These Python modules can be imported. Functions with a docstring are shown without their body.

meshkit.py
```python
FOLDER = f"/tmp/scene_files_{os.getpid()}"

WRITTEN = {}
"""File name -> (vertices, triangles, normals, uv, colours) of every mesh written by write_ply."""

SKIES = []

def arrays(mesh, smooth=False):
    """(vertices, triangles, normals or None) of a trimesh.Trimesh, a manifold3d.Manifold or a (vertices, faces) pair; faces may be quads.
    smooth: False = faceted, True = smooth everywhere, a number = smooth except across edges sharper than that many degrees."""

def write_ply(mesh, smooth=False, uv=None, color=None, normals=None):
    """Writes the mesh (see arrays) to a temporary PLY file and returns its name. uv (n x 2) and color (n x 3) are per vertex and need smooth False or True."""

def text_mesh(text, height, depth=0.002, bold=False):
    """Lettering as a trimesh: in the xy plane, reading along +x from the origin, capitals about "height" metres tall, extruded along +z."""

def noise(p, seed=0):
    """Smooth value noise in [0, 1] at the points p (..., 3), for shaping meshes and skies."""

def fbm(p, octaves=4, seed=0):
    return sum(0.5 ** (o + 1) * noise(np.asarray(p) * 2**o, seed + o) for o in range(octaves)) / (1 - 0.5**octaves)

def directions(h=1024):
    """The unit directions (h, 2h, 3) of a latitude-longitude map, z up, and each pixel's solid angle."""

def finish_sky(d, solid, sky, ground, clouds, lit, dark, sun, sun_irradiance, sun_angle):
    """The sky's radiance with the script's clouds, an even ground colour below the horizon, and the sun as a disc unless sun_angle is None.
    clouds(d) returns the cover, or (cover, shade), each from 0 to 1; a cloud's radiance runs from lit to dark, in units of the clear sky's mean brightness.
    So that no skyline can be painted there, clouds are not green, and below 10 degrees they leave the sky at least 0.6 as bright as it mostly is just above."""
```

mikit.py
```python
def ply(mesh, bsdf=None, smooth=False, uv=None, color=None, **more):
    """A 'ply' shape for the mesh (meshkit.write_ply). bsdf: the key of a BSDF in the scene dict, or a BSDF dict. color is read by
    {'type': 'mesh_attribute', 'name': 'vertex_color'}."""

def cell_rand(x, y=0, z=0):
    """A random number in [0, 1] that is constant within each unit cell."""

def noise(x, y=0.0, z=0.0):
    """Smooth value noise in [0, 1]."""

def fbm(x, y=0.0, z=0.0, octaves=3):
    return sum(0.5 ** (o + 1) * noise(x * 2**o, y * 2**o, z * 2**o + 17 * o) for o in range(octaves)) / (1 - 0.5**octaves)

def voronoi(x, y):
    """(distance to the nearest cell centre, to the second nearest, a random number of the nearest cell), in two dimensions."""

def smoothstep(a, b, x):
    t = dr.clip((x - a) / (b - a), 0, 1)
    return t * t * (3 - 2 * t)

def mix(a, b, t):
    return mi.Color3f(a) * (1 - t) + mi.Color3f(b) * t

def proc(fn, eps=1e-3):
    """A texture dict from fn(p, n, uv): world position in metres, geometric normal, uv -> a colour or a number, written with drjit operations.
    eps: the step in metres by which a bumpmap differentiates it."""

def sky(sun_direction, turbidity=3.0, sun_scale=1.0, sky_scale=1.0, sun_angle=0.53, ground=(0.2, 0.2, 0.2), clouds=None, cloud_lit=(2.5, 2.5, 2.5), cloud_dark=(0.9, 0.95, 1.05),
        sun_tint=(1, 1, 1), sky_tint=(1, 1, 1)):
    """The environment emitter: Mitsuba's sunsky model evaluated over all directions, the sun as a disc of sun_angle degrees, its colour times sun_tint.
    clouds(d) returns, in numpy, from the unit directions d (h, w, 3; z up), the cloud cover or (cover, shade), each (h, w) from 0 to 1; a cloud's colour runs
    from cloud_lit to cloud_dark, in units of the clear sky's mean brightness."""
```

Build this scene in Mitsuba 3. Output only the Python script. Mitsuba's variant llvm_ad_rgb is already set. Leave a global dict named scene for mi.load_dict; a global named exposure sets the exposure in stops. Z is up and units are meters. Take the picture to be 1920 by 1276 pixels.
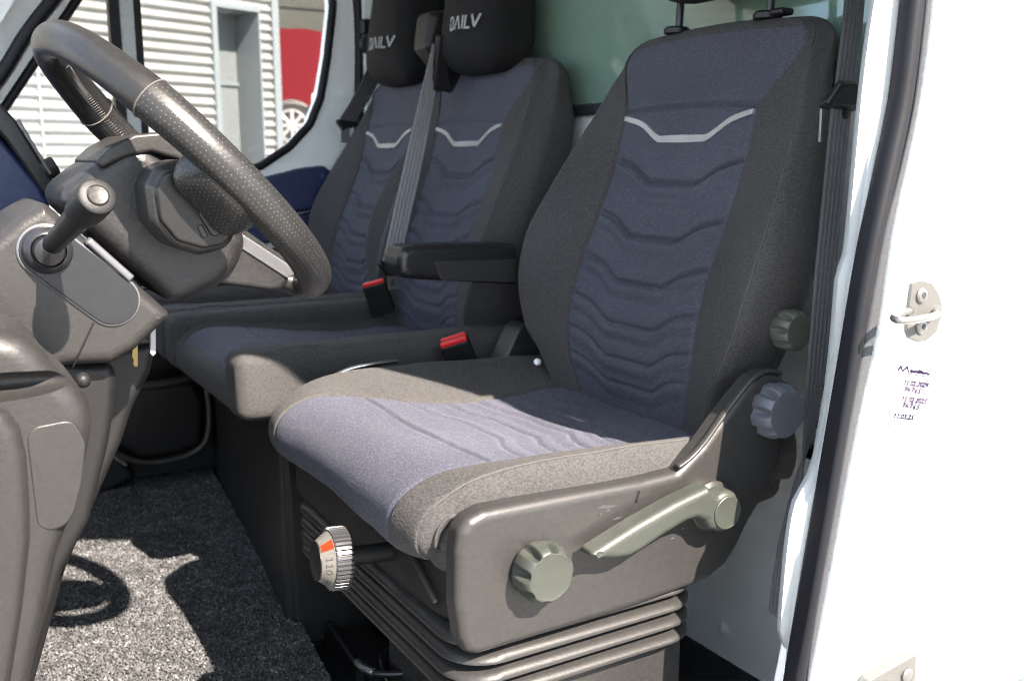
import math, random, numpy as np, trimesh, manifold3d as m3, shapely.geometry as sg, shapely.ops as so
import mitsuba as mi, drjit as dr, mikit, meshkit
from mikit import ply, proc, noise, fbm, voronoi, smoothstep, mix, cell_rand
from scipy.interpolate import PchipInterpolator as Pch, CubicSpline
random.seed(7)
rng = np.random.default_rng(7)
T = mi.ScalarTransform4f
scene, labels = {}, {}
# ---------------------------------------------------------------- camera, sky, exposure
EYE = np.array([0, 0, .808])
YAW, PITCH = math.radians(31), math.radians(10.5)
FW = np.array([math.sin(YAW)*math.cos(PITCH), math.cos(YAW)*math.cos(PITCH), -math.sin(PITCH)])
scene['camera'] = dict(type='thinlens', fov=2*math.degrees(math.atan(960/1850)), fov_axis='x', near_clip=.02, far_clip=500.,
    aperture_radius=.0022, focus_distance=1.12, to_world=T().look_at(origin=EYE.tolist(), target=(EYE+FW).tolist(), up=[0, 0, 1]))
SUN = np.array([.21, -1.08, 1.0])
def clouds(d):
    q = d[..., :2]/(d[..., 2:] + .25)
    n_ = meshkit.fbm(np.concatenate([q*1.6, 0*q[..., :1] + 3], -1), 4, 11)
    return np.clip((n_ - .32)/.22, 0, 1)*.9
scene['sky'] = mikit.sky(SUN.tolist(), turbidity=3, sun_angle=.6, clouds=clouds, cloud_lit=(1.45, 1.52, 1.62), cloud_dark=(.95, .97, 1.02), sun_tint=(.94, 1., 1.18), ground=(.3, .3, .29))
exposure = 4.38

# ---------------------------------------------------------------- materials
def mat(name, col, rough=.5, bump=None, spec=.5, two=True, eps=4e-4, **k):
    b = dict(type='principled', base_color=col if isinstance(col, dict) else {'type': 'rgb', 'value': list(col)}, roughness=rough, specular=spec, **k)
    if bump is not None:
        b = {'type': 'bumpmap', 'tex': proc(bump[0], eps), 'scale': bump[1], 'bsdf': b}
    scene[name] = {'type': 'twosided', 'bsdf': b} if two else b
    return name
def speck(c, amp=.3, f=620., big=.12):
    c = np.array(c)
    def fn(p, n, uv):
        a = noise(p.x*f, p.y*f, p.z*f) - .5
        b = noise(p.x*9, p.y*9, p.z*9) - .5
        return mi.Color3f(*c.tolist())*(1 + 2*amp*a + 2*big*b)
    return proc(fn)
def blue_fab(c, c2):
    def fn(p, n, uv):
        a = noise(p.x*700, p.y*700, p.z*700)
        b = noise(p.x*9, p.y*9, p.z*9) - .5
        return mix(c, c2, smoothstep(.45, .85, a))*(1 + .2*b)
    return proc(fn)
weave = lambda p, n, uv: noise(p.x*520, p.y*520, p.z*520)
grain = lambda p, n, uv: fbm(p.x*420, p.y*420, p.z*420, 2)
def leath(p, n, uv):
    return noise(p.x*330, p.y*330, p.z*330)*.6 + noise(p.x*700, p.y*700, p.z*700)*.4
mat('fabric_blue', blue_fab((.042, .0445, .062), (.078, .081, .097)), .85, (weave, .00042), .25, sheen=.5)
mat('fabric_grey', speck((.043, .042, .042), .38, 560), .9, (weave, .00050), .25, sheen=.4)
mat('fabric_black', speck((.0095, .0095, .010), .25, 560), .9, (weave, .0002), .2, sheen=.2)
mat('seam_yarn', (.062, .059, .056), .8)
mat('silver_trim', (.30, .31, .30), .38, metallic=.35)
def dusty(c, f=260., amp=.22, dust=(.22, .21, .19)):
    c = np.array(c)
    def fn(p, n, uv):
        a = noise(p.x*f, p.y*f, p.z*f)
        s = smoothstep(.86, .95, noise(p.x*900, p.y*900, p.z*900))*.35
        b = fbm(p.x*7, p.y*7, p.z*7, 3) - .5
        return mix((c*1).tolist(), dust, s*.8)*(1 + amp*(a - .5) + .35*b)
    return proc(fn)
mat('panel_plastic', dusty((.0200, .0196, .0192), dust=(.09, .085, .078)), .4, (grain, .00010), .42)
mat('dash_plastic', dusty((.0165, .016, .0158), dust=(.07, .067, .062)), .42, (grain, .0002), .4)
mat('dark_plastic', dusty((.0075, .0075, .008), dust=(.03, .03, .03)), .5, (grain, .00010), .3)
mat('black_plastic', (.006, .006, .0065), .38, spec=.35)
mat('satin_black', (.008, .008, .009), .32, spec=.4, clearcoat=.15)
mat('knob_green', speck((.030, .034, .029), .06, 90), .42, spec=.4)
mat('knob_olive', speck((.060, .065, .054), .06, 90), .4)
mat('knob_blue', speck((.062, .067, .082), .06, 90), .42)
mat('leather', speck((.0125, .0125, .0135), .25, 300), .42, (leath, .00026), .4)
mat('leather_smooth', speck((.0125, .0125, .013), .15, 200), .36, (leath, .00008), .42)
def dots(p, n, uv):
    u, v = uv.x/.0049, uv.y/.0049
    row = dr.floor(v)
    u = u + .5*(row - 2*dr.floor(row/2))
    du, dv = u - dr.floor(u) - .5, v - row - .5
    d = dr.sqrt(du*du + dv*dv)
    m = 1 - smoothstep(.085, .15, d)
    keep = smoothstep(.08, .3, cell_rand(dr.floor(u), row, 5))
    a = noise(p.x*300, p.y*300, p.z*300) - .5
    return mix((.0135, .0135, .014), (.075, .073, .068), m*keep)*(1 + .3*a)
mat('leather_perforated', proc(dots), .38, (leath, .00010), .42)
mat('thread', (.06, .055, .048), .8)
mat('white_paint', (.74, .77, .77), .28, clearcoat=.5)
mat('white_inner', (.66, .70, .70), .35, clearcoat=.3)
mat('pale_trim', (.30, .32, .325), .4)
mat('grey_trim', (.36, .38, .38), .6)
mat('rubber', dusty((.0045, .005, .0075), dust=(.015, .015, .017)), .5, (grain, .00016), .25)
mat('seal_lip', speck((.043, .045, .050), .12, 300), .6, spec=.2)
mat('belt_webbing', speck((.075, .078, .085), .2, 500), .6)
mat('belt_webbing_light', speck((.19, .195, .21), .2, 500), .6)
mat('belt_webbing_dark', speck((.030, .030, .034), .2, 500), .6)
mat('chrome', (.75, .75, .75), .18, metallic=1.)
mat('steel', (.20, .20, .195), .35, metallic=.8)
mat('red_plastic', (.52, .012, .016), .35)
mat('brass', (.20, .15, .06), .35, metallic=.8)
mat('bezel_dark', (.028, .029, .033), .3, metallic=.5)
mat('bezel_satin', (.14, .145, .155), .3, metallic=.6)
mat('blue_plastic', speck((.012, .021, .065), .1, 200), .45)
mat('plate_gloss', speck((.010, .011, .013), .1, 100), .36, spec=.35)
mat('green_glass', (.13, .205, .160), .06, spec=.8, two=True)
mat('green_frame', (.02, .02, .024), .4)
mat('white_dial', (.09, .087, .078), .4)
mat('clear_grey', (.030, .031, .035), .28, metallic=.2, clearcoat=.8)
mat('orange_mark', (.22, .018, .003), .4)
mat('ink_dark', (.03, .03, .03), .6)
mat('ink_violet', (.008, .004, .022), .7, spec=.1)
mat('paper', (.36, .36, .385), .6)
mat('lettering', (.20, .205, .205), .5)
mat('galvanised', (.085, .085, .082), .5, metallic=.2, spec=.3)
mat('cladding', speck((.122, .127, .121), .08, 3.), .5)
mat('door_grey', (.075, .086, .088), .45)
mat('trim_grey', (.085, .099, .104), .45)
mat('red_paint', (.075, .0015, .004), .25, clearcoat=.6)
mat('tyre', (.012, .012, .012), .8)
mat('alloy', (.30, .30, .30), .35, metallic=.4)
mat('concrete', speck((.25, .24, .23), .12, 2.), .8)
mat('asphalt', speck((.22, .22, .21), .2, 40.), .9)
mat('dark_wall', (.012, .014, .010), .8)
mat('headliner', (.42, .43, .43), .9)
scene['window_glass'] = dict(type='thindielectric', int_ior=1.5)

# ---------------------------------------------------------------- helpers
def key_of(base):
    if base not in USED: USED.add(base); return base
    i = 1
    while f'{base}_{i:03d}' in USED: i += 1
    USED.add(f'{base}_{i:03d}'); return f'{base}_{i:03d}'
USED = set()
def thing(name, label=None, cat=None, group=None, kind=None):
    k = key_of(name); d = {}
    if label: d['label'] = label
    if cat: d['category'] = cat
    if group: d['group'] = group
    if kind: d['kind'] = kind
    labels[k] = d
    return k
def add(parent, name, mesh, bsdf, smooth=40, label=None, kind=None, **k):
    kk = key_of(f'{parent}__{name}') if name else parent
    if hasattr(mesh, 'to_mesh'):
        m = mesh.to_mesh(); mesh = trimesh.Trimesh(m.vert_properties[:, :3], m.tri_verts, process=False)
    scene[kk] = ply(mesh, bsdf, smooth=smooth, **k)
    if label or kind: labels[kk] = {a: b for a, b in (('label', label), ('kind', kind)) if b}
    return kk
V3 = lambda *a: np.array(a, float)
def cat(*ms): return trimesh.util.concatenate([m for m in ms])
def tm(m):
    q = m.to_mesh(); return trimesh.Trimesh(q.vert_properties[:, :3], q.tri_verts, process=False)
def hull(pts, seg=20):
    return m3.Manifold.batch_hull([m3.Manifold.sphere(p[3], seg).translate([float(x) for x in p[:3]]) for p in pts])
def rbox(x0, x1, y0, y1, z0, z1, r=.01, seg=16):
    return hull([(x, y, z, r) for x in (x0+r, x1-r) for y in (y0+r, y1-r) for z in (z0+r, z1-r)], seg)
def box(x0, x1, y0, y1, z0, z1):
    return trimesh.creation.box(bounds=[[x0, y0, z0], [x1, y1, z1]])
def soft(man, length=.006, it=8):
    m = tm(man.refine_to_length(length)); m.merge_vertices()
    trimesh.smoothing.filter_taubin(m, .5, -.53, it); return m
def loft(rings, caps=(True, True), closed=False, loop=True):
    R = np.array(rings, float); k, n = R.shape[:2]; f = []
    idx = np.arange(k*n).reshape(k, n)
    a = idx if loop is False else np.hstack([idx, idx[:, :1]])
    if closed: a = np.vstack([a, a[:1]])
    q = np.stack([a[:-1, :-1], a[:-1, 1:], a[1:, 1:], a[1:, :-1]], -1).reshape(-1, 4)
    f = np.vstack([q[:, [0, 1, 2]], q[:, [0, 2, 3]]]); v = R.reshape(-1, 3)
    if loop and not closed:
        for on, row, flip in ((caps[0], 0, 1), (caps[1], k-1, 0)):
            if on:
                c = len(v); v = np.vstack([v, R[row].mean(0)[None]])
                i = idx[row]; j = np.roll(i, -1)
                t = np.stack([i, j, np.full(n, c)], 1)
                f = np.vstack([f, t[:, ::-1] if flip else t])
    m = trimesh.Trimesh(v, f, process=False)
    return m
def frames(P, closed=False, up=None):
    P = np.array(P, float)
    t = (np.roll(P, -1, 0) - np.roll(P, 1, 0)) if closed else np.gradient(P, axis=0)
    t /= np.linalg.norm(t, axis=1, keepdims=True) + 1e-12
    if up is not None:
        a = np.cross(t, np.broadcast_to(np.array(up, float), t.shape)); a /= np.linalg.norm(a, axis=1, keepdims=True) + 1e-12
    else:
        a = np.zeros_like(t); x = np.cross(t[0], [0, 0, 1.] if abs(t[0][2]) < .9 else [1., 0, 0]); a[0] = x/np.linalg.norm(x)
        for i in range(1, len(P)):
            x = a[i-1] - t[i]*(a[i-1] @ t[i]); a[i] = x/np.linalg.norm(x)
    return t, a, np.cross(a, t)
def sweep(P, prof, closed=False, up=None, caps=True):
    """prof (n,2): along side vector a and normal b; or list of profiles"""
    P = np.array(P, float); t, a, b = frames(P, closed, up)
    pr = np.array(prof, float)
    if pr.ndim == 2: pr = np.broadcast_to(pr, (len(P), *pr.shape))
    R = P[:, None] + pr[:, :, :1]*a[:, None] + pr[:, :, 1:]*b[:, None]
    return loft(R, (caps, caps), closed)
def circ(r, n=14, s=1.): 
    t = np.arange(n)/n*2*np.pi; return np.stack([r*np.cos(t), r*s*np.sin(t)], 1)
def rrect(w, h, r, n=4):
    out = []
    for cx, cy, a0 in ((w/2-r, h/2-r, 0), (-w/2+r, h/2-r, 90), (-w/2+r, -h/2+r, 180), (w/2-r, -h/2+r, 270)):
        for k in range(n+1):
            a = math.radians(a0 + 90*k/n); out.append((cx+r*math.cos(a), cy+r*math.sin(a)))
    return np.array(out)
def spl(pts, n=60, closed=False):
    p = np.array(pts, float)
    if closed: p = np.vstack([p, p[:1]])
    d = np.r_[0, np.cumsum(np.linalg.norm(np.diff(p, axis=0), axis=1)**.5)]
    c = CubicSpline(d, p, bc_type='periodic' if closed else 'natural')
    t = np.linspace(0, d[-1], n, endpoint=not closed); return c(t)
def tube(pts, r, n=12, smooth=None, closed=False, s=1.):
    p = spl(pts, smooth, closed) if smooth else np.array(pts, float)
    return sweep(p, circ(r, n, s), closed)
def lathe(prof, axis_p, axis_d, n=40):
    """prof: (radius, distance along axis)"""
    d = np.array(axis_d, float); d /= np.linalg.norm(d)
    x = np.cross(d, [0, 0, 1.] if abs(d[2]) < .9 else [1., 0, 0]); x /= np.linalg.norm(x); y = np.cross(d, x)
    t = np.arange(n)/n*2*np.pi; e = np.cos(t)[:, None]*x + np.sin(t)[:, None]*y
    R = [np.array(axis_p) + d*h + max(r, 1e-5)*e for r, h in prof]
    return loft(R, (True, True))
def biggest(g_): return g_ if g_.geom_type == 'Polygon' else max(g_.geoms, key=lambda q: q.area)
def clean_poly(poly, r=.0):
    g = sg.Polygon(poly).buffer(0)
    if r: g = g.buffer(-r, 12).buffer(2*r, 12).buffer(-r, 12)
    if g.geom_type != 'Polygon': g = max(g.geoms, key=lambda q: q.area)
    return sg.polygon.orient(g)
def ring_pts(g, step):
    L = g.exterior.length; n = max(16, int(L/step))
    return np.array([g.exterior.interpolate(i*L/n).coords[0] for i in range(n)])
def prism(poly, to3, depth, bevel=.003, r=0., step=.006, seg=4, dome=0.):
    """polygon (a,b) -> to3(a,b,c), c from 0 to depth, edge at depth rounded by bevel. back open-capped too"""
    p = ring_pts(clean_poly(poly, r), step)
    t = np.roll(p, -1, 0) - np.roll(p, 1, 0); t /= np.linalg.norm(t, axis=1, keepdims=True) + 1e-12
    nin = np.stack([-t[:, 1], t[:, 0]], 1)
    rings, ins = [], []
    for c, o in [(0, 0)] + [(depth - bevel + bevel*math.sin(a), bevel*(1-math.cos(a))) for a in np.linspace(0, np.pi/2, seg+1)]:
        q = p + nin*o; rings.append(np.c_[q, np.full(len(q), c)])
    last = rings[-1]
    vv, ff = trimesh.creation.triangulate_polygon(biggest(sg.Polygon(last[:, :2]).buffer(0)), engine='earcut')
    R = np.array(rings); k, n = R.shape[:2]
    body = loft(R, (False, False))
    capm = trimesh.Trimesh(np.c_[vv, np.full(len(vv), depth)], ff, process=False)
    v2, f2 = trimesh.creation.triangulate_polygon(biggest(sg.Polygon(p).buffer(0)), engine='earcut')
    cap0 = trimesh.Trimesh(np.c_[v2, np.zeros(len(v2))], f2[:, ::-1], process=False)
    m = cat(body, capm, cap0); m.merge_vertices()
    m = trimesh.Trimesh(np.array([to3(*x) for x in m.vertices]), m.faces, process=False)
    return m
def xz(y, s=-1): return lambda a, b, c: (a, y + s*c, b)      # polygon in x,z; thickness towards -y
def strip_text(polys, w, to3, depth=.0006):
    """strokes: list of polylines -> thin raised lettering"""
    g = so.unary_union([sg.LineString(p).buffer(w/2, 4, cap_style=2, join_style=2) for p in polys])
    ms = [trimesh.creation.extrude_polygon(q, depth, engine='earcut') for q in getattr(g, 'geoms', [g])]
    m = cat(*ms); m = m.subdivide_to_size(.012) if False else m
    return trimesh.Trimesh(np.array([to3(*x) for x in m.vertices]), m.faces, process=False)
exec_sections = []

# ---------------------------------------------------------------- seat upholstery
QW, QD = [0, .05, .062, .075, .092, .108, .125, .16, .22], [0, 0, .004, .011, .021, .027, .031, .037, .042]
qshape = Pch(QW, QD)
def split_grid(P, mask_faces):
    """P (rows, cols, 3) closed in cols; returns the two meshes (mask / rest)"""
    r, c = P.shape[:2]; idx = np.arange(r*c).reshape(r, c); a = np.hstack([idx, idx[:, :1]])
    q = np.stack([a[:-1, :-1], a[:-1, 1:], a[1:, 1:], a[1:, :-1]], -1)
    out = []
    for m in (mask_faces, ~mask_faces):
        f = q[m]; f = np.vstack([f[:, [0, 1, 2]], f[:, [0, 2, 3]]])
        u, inv = np.unique(f, return_inverse=True)
        out.append((P.reshape(-1, 3)[u], inv.reshape(-1, 3)))
    return out
def grid_normals(P):
    dr_ = np.gradient(P, axis=0); e = np.concatenate([P[:, -1:], P, P[:, :1]], 1); dc = (e[:, 2:] - e[:, :-2])
    n = np.cross(dr_, dc); return n/(np.linalg.norm(n, axis=2, keepdims=True) + 1e-12)
def upholstery(S, nb, no, ns, nk, half):
    """S(i) -> control dict for each row; builds closed rows. half(row) gives (w, d, zone) with d the in-section depth"""
    pass
def g(d, s): return np.exp(-(d/s)**2)

def backrest(cy, dx=0., res=.0032, wk=1., thick=0.):
    Z = [.40, .445, .496, .557, .63, .702, .79, .877, .899, .94, .97, 1.01]
    fwb = Pch(Z, [.12, .137, .150, .155, .152, .149, .148, .148, .159, .188, .199, .205])
    fxb = Pch(Z, [.925, .915, .905, .909, .928, .957, .993, 1.016, 1.026, 1.044, 1.052, 1.062])
    Zo = [.40, .48, .532, .606, .673, .758, .839, .945, .97, 1.01]
    fwo = Pch(Zo, [.18, .208, .240, .268, .274, .263, .243, .211, .207, .212])
    fxo = Pch(Zo, [.91, .891, .878, .884, .901, .944, .991, 1.047, 1.058, 1.07])
    fxr = Pch([.40, .5, .606, .7, .84, .945, 1.01], [1.0, .992, .998, 1.014, 1.06, 1.098, 1.115])
    zs = np.linspace(.405, 1.008, int(.603/res)); zs = np.r_[zs]
    nb, no, ns, nk = int(.15/res), int(.135/res), int(.13/res), 12
    rows, info = [], []
    for z in zs:
        wb, xb, wo, xo, xr = (float(f(z)) for f in (fwb, fxb, fwo, fxo, fxr))
        xr = min(xr + thick, 1.122 if thick else 9)
        wo = max(wo, wb + .008)
        a = np.linspace(0, 1, nb, endpoint=False); w1 = wb*a; x1 = xb + .007*(1 - a**2)
        mid = (.5*wb + .5*wo, .42*xb + .58*xo)
        ws = wo + .014 + thick*.45
        ctl = np.array([(wb, xb), mid, (wo, xo), (wo+.011, xo+.014), (ws+.002, .55*xo+.45*xr), (ws-.006, xr-.012), (ws-.03, xr+.004), (ws*.5, xr+.014), (0, xr+.016)])
        d = np.r_[0, np.cumsum(np.linalg.norm(np.diff(ctl, axis=0), axis=1)**.6)]
        c = Pch(d, ctl)
        t = np.r_[np.linspace(0, d[2], no, endpoint=False), np.linspace(d[2], d[6], ns, endpoint=False), np.linspace(d[6], d[8], nk)]
        q = c(t)
        w = np.r_[w1, q[:, 0]]*wk; x = np.r_[x1, q[:, 1]]
        zz = z
        f = math.sqrt(max(0, 1 - max(0, (z - .966)/.0422)**2))
        xm = .5*(xb + xr)
        w = w*(1 - (1 - f)*.06/ws/wk); x = xm + (x - xm)*(1 - (1 - f)*.8)
        zcr = zz - .010*min(1, max(0, (z - .93)/.05))*(w/.2)**2
        near = np.stack([x + dx, cy - w, zcr], 1); far = np.stack([x + dx, cy + w, zcr], 1)[1:-1][::-1]
        rows.append(np.vstack([near, far]))
    P = np.array(rows); R, C = P.shape[:2]
    n = grid_normals(P)
    if (n[R//2, 0] @ [1, 0, 0]) > 0: n = -n     # outwards = towards -x at the front
    col = np.arange(C); h = nb + no + ns + nk
    m = np.minimum(col, (C - col))               # mirrored column index
    wcol = np.abs(P[:, :, 1] - cy)/wk; zc = P[:, :, 2]
    disp = -.0042*g((m - nb)*res, .0036)[None, :]*np.ones((R, 1)) - .0016*g((m - nb - no)*res, .003)[None, :]
    ins = (m < nb)[None, :]
    edge = np.clip((nb - m)*res/.012, 0, 1)[None, :]
    for zf, A in ((.769, 1.4), (.686, 1.3), (.618, 1.15), (.554, .85), (.501, .62), (.460, .42)):
        dd = zc - (zf + qshape(np.minimum(wcol, .2)))
        disp = disp + ins*edge*A*(-.0072*g(dd, .0033) + .0030*g(dd + .011, .008) - .0020*g(dd + .026, .006) + .0014*g(dd - .012, .01))
    dd = zc - (.887 - .3*wcol**2)
    disp = disp + ins*(-.0085*g(dd, .0026) + .0016*g(np.abs(dd) - .012, .01))
    P = P + n*disp[..., None]
    # soft irregularity of stuffed cloth
    P = P + n*((meshkit.fbm(P*9 + cy*3, 2, 3) - .5)*.005)[..., None]
    zrow = zs
    mf = np.zeros((R-1, C), bool)
    jj = np.arange(C); inz = (jj < nb) | (jj >= C - nb)
    mf[:, inz] = True; mf[zrow[:-1] > .990] = False
    A, B = split_grid(P, mf)
    # cap on top
    top = P[-1]; ctr = top.mean(0); k = len(B[0])
    v = np.vstack([B[0], top, ctr]); i = np.arange(C) + k
    f = np.vstack([B[1], np.stack([i, np.roll(i, -1), np.full(C, k + C)], 1)])
    # stripe
    ws = np.linspace(-1, 1, 91)*.146; cols = []
    for w0 in ws:
        zt = .836 + float(qshape(abs(w0)))
        for o in (.0058 - .0022*abs(w0)/.146, -.0058 + .0022*abs(w0)/.146):
            z = zt + o
            r = np.argmin(np.abs(zs - z)); a = abs(w0)/float(fwb(z))
            x = float(fxb(z)) + .007*(1 - a*a) - .0042
            x += 0
            cols.append((x + dx, cy + w0*wk, z))
    cols = np.array(cols).reshape(-1, 2, 3)
    # follow the cloth
    from scipy.spatial import cKDTree
    tr = cKDTree(P[:, :, 1:].reshape(-1, 2)[np.tile(inz, R)]); PX = P[:, :, 0].reshape(-1)[np.tile(inz, R)]
    dist, ii = tr.query(cols[..., 1:].reshape(-1, 2), k=4)
    cols[..., 0] = (PX[ii].min(1) - .0022).reshape(cols.shape[:2])
    back = cols + [.006, 0, 0]
    ringed = np.stack([cols[:, 0], cols[:, 1], back[:, 1], back[:, 0]], 1)
    stripe = loft(ringed, (True, True))
    th = [P[8:int(R*.93):3, c_] + n[8:int(R*.93):3, c_]*.0006 for c_ in (nb + no, C - nb - no)]
    return (v, f), A, stripe, th

def cushion(cy, dx=0., dz=0., res=.0034, wmax=.286, boxy=0., side=.075, plain=False):
    path = spl([(.97, .425), (.875, .426), (.813, .425), (.726, .427), (.636, .437), (.552, .451), (.495, .456), (.462, .449), (.436, .432), (.424, .407), (.426, .380), (.445, .362)] , 400)
    d = np.r_[0, np.cumsum(np.linalg.norm(np.diff(path, axis=0), axis=1))]
    n_s = int(d[-1]/res); t = np.linspace(0, d[-1], n_s)
    X, Zp = np.interp(t, d, path[:, 0]), np.interp(t, d, path[:, 1])
    tx, tz = np.gradient(X), np.gradient(Zp); L = np.hypot(tx, tz); nx, nz = tz/L, -tx/L     # outward normal (up on top, forward at the front)
    sx = np.interp(.462, X[::-1][np.argmin(X[::-1]):], t[::-1][np.argmin(X[::-1]):]) if False else t[np.argmin(np.abs(X - .462) + (Zp < .41))]
    ss = np.array([t[np.argmin(np.abs(X - x) + 9*(Zp < .41))] for x in (.95, .875, .813, .726, .636, .552, .495, .462)] + [t[np.argmin(np.abs(Zp - .395) + (X > .5))], d[-1]])
    ss = np.maximum.accumulate(ss + np.arange(len(ss))*1e-6)
    fwb = Pch(ss, [.178, .175, .165, .160, .172, .199, .213, .213, .205, .195])
    fwo = Pch(ss, np.array([.286, .286, .286, .286, .286, .283, .277, .270, .264, .258]) if not boxy else np.array([wmax]*7 + [wmax - .002, wmax - .008, wmax - .012]))
    fho = Pch(ss, [.034, .038, .041, .044, .036, .022, .006, -.004, -.010, -.012] if not boxy else [.036, .036, .036, .036, .034, .030, .026, .016, .004, 0])
    nb, no, ns, nk = int(.19/res), int(.115/res), int(side/res), 10
    if boxy: fwb = Pch(ss, [.165, .165, .165, .165, .17, .18, .18, .178, .17, .16])
    rows = []
    for i in range(n_s):
        wb, wo, ho = float(fwb(t[i])), float(fwo(t[i])), float(fho(t[i]))
        wo = max(wo, wb + .014)
        a = np.linspace(0, 1, nb, endpoint=False); w1 = wb*a; h1 = -.006*(1 - a**2) if not boxy else -.004*(1 - a**2)
        sd = side*(1 - .62*float(np.clip((.50 - X[i])/.05, 0, 1)))
        ctl = np.array([(wb, 0), (.5*wb + .5*wo, .55*ho + (.006 if boxy else .002)), (wo - .004, ho), (wo + .006, ho - .016), (wo + .009, ho - .5*sd), (wo + .002, ho - .92*sd), (wo - .02, ho - sd), (wo*.5, ho - sd), (0, ho - sd)])
        if boxy: ctl[3] = (wo + .007, ho - .012)
        dd = np.r_[0, np.cumsum(np.linalg.norm(np.diff(ctl, axis=0), axis=1)**.6)]; c = Pch(dd, ctl)
        q = c(np.r_[np.linspace(0, dd[2], no, endpoint=False), np.linspace(dd[2], dd[6], ns, endpoint=False), np.linspace(dd[6], dd[8], nk)])
        w = np.r_[w1, q[:, 0]]; h = np.r_[h1, q[:, 1]]
        neg = h < -.02
        hh = h
        x = X[i] + nx[i]*hh + dx; z = Zp[i] + nz[i]*hh + dz
        near = np.stack([x, cy - w, z], 1); far = np.stack([x, cy + w, z], 1)[1:-1][::-1]
        rows.append(np.vstack([near, far]))
    P = np.array(rows); R, C = P.shape[:2]
    n = np.stack([np.broadcast_to(nx[:, None], (R, C)), np.zeros((R, C)), np.broadcast_to(nz[:, None], (R, C))], -1)
    N = grid_normals(P)
    if N[R//2, 0, 2] < 0: N = -N
    col = np.arange(C); m = np.minimum(col, C - col)
    w = np.abs(P[:, :, 1] - cy); Xg = np.broadcast_to(X[:, None], (R, C)); top = np.broadcast_to(((Zp > .40) & (X < 2))[:, None], (R, C))
    disp = -.0028*g((m - nb)*res, .0034)[None, :]*np.ones((R, 1)) - .0018*g((m - nb - no)*res, .0032)[None, :]
    ins = (m < nb)[None, :]; edge = np.clip((nb - m)*res/.012, 0, 1)[None, :]
    for xf, A in ((.655, .9), (.715, 1), (.770, 1), (.820, 1), (.865, .9)):
        e = (Xg - (xf - .9*qshape(np.minimum(w, .2)))); disp = disp + ins*edge*top*A*(-.0026*g(e, .0036) + .0012*g(e - .013, .010) - .0006*g(e - .027, .006) + .0008*g(e + .012, .01))
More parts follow.
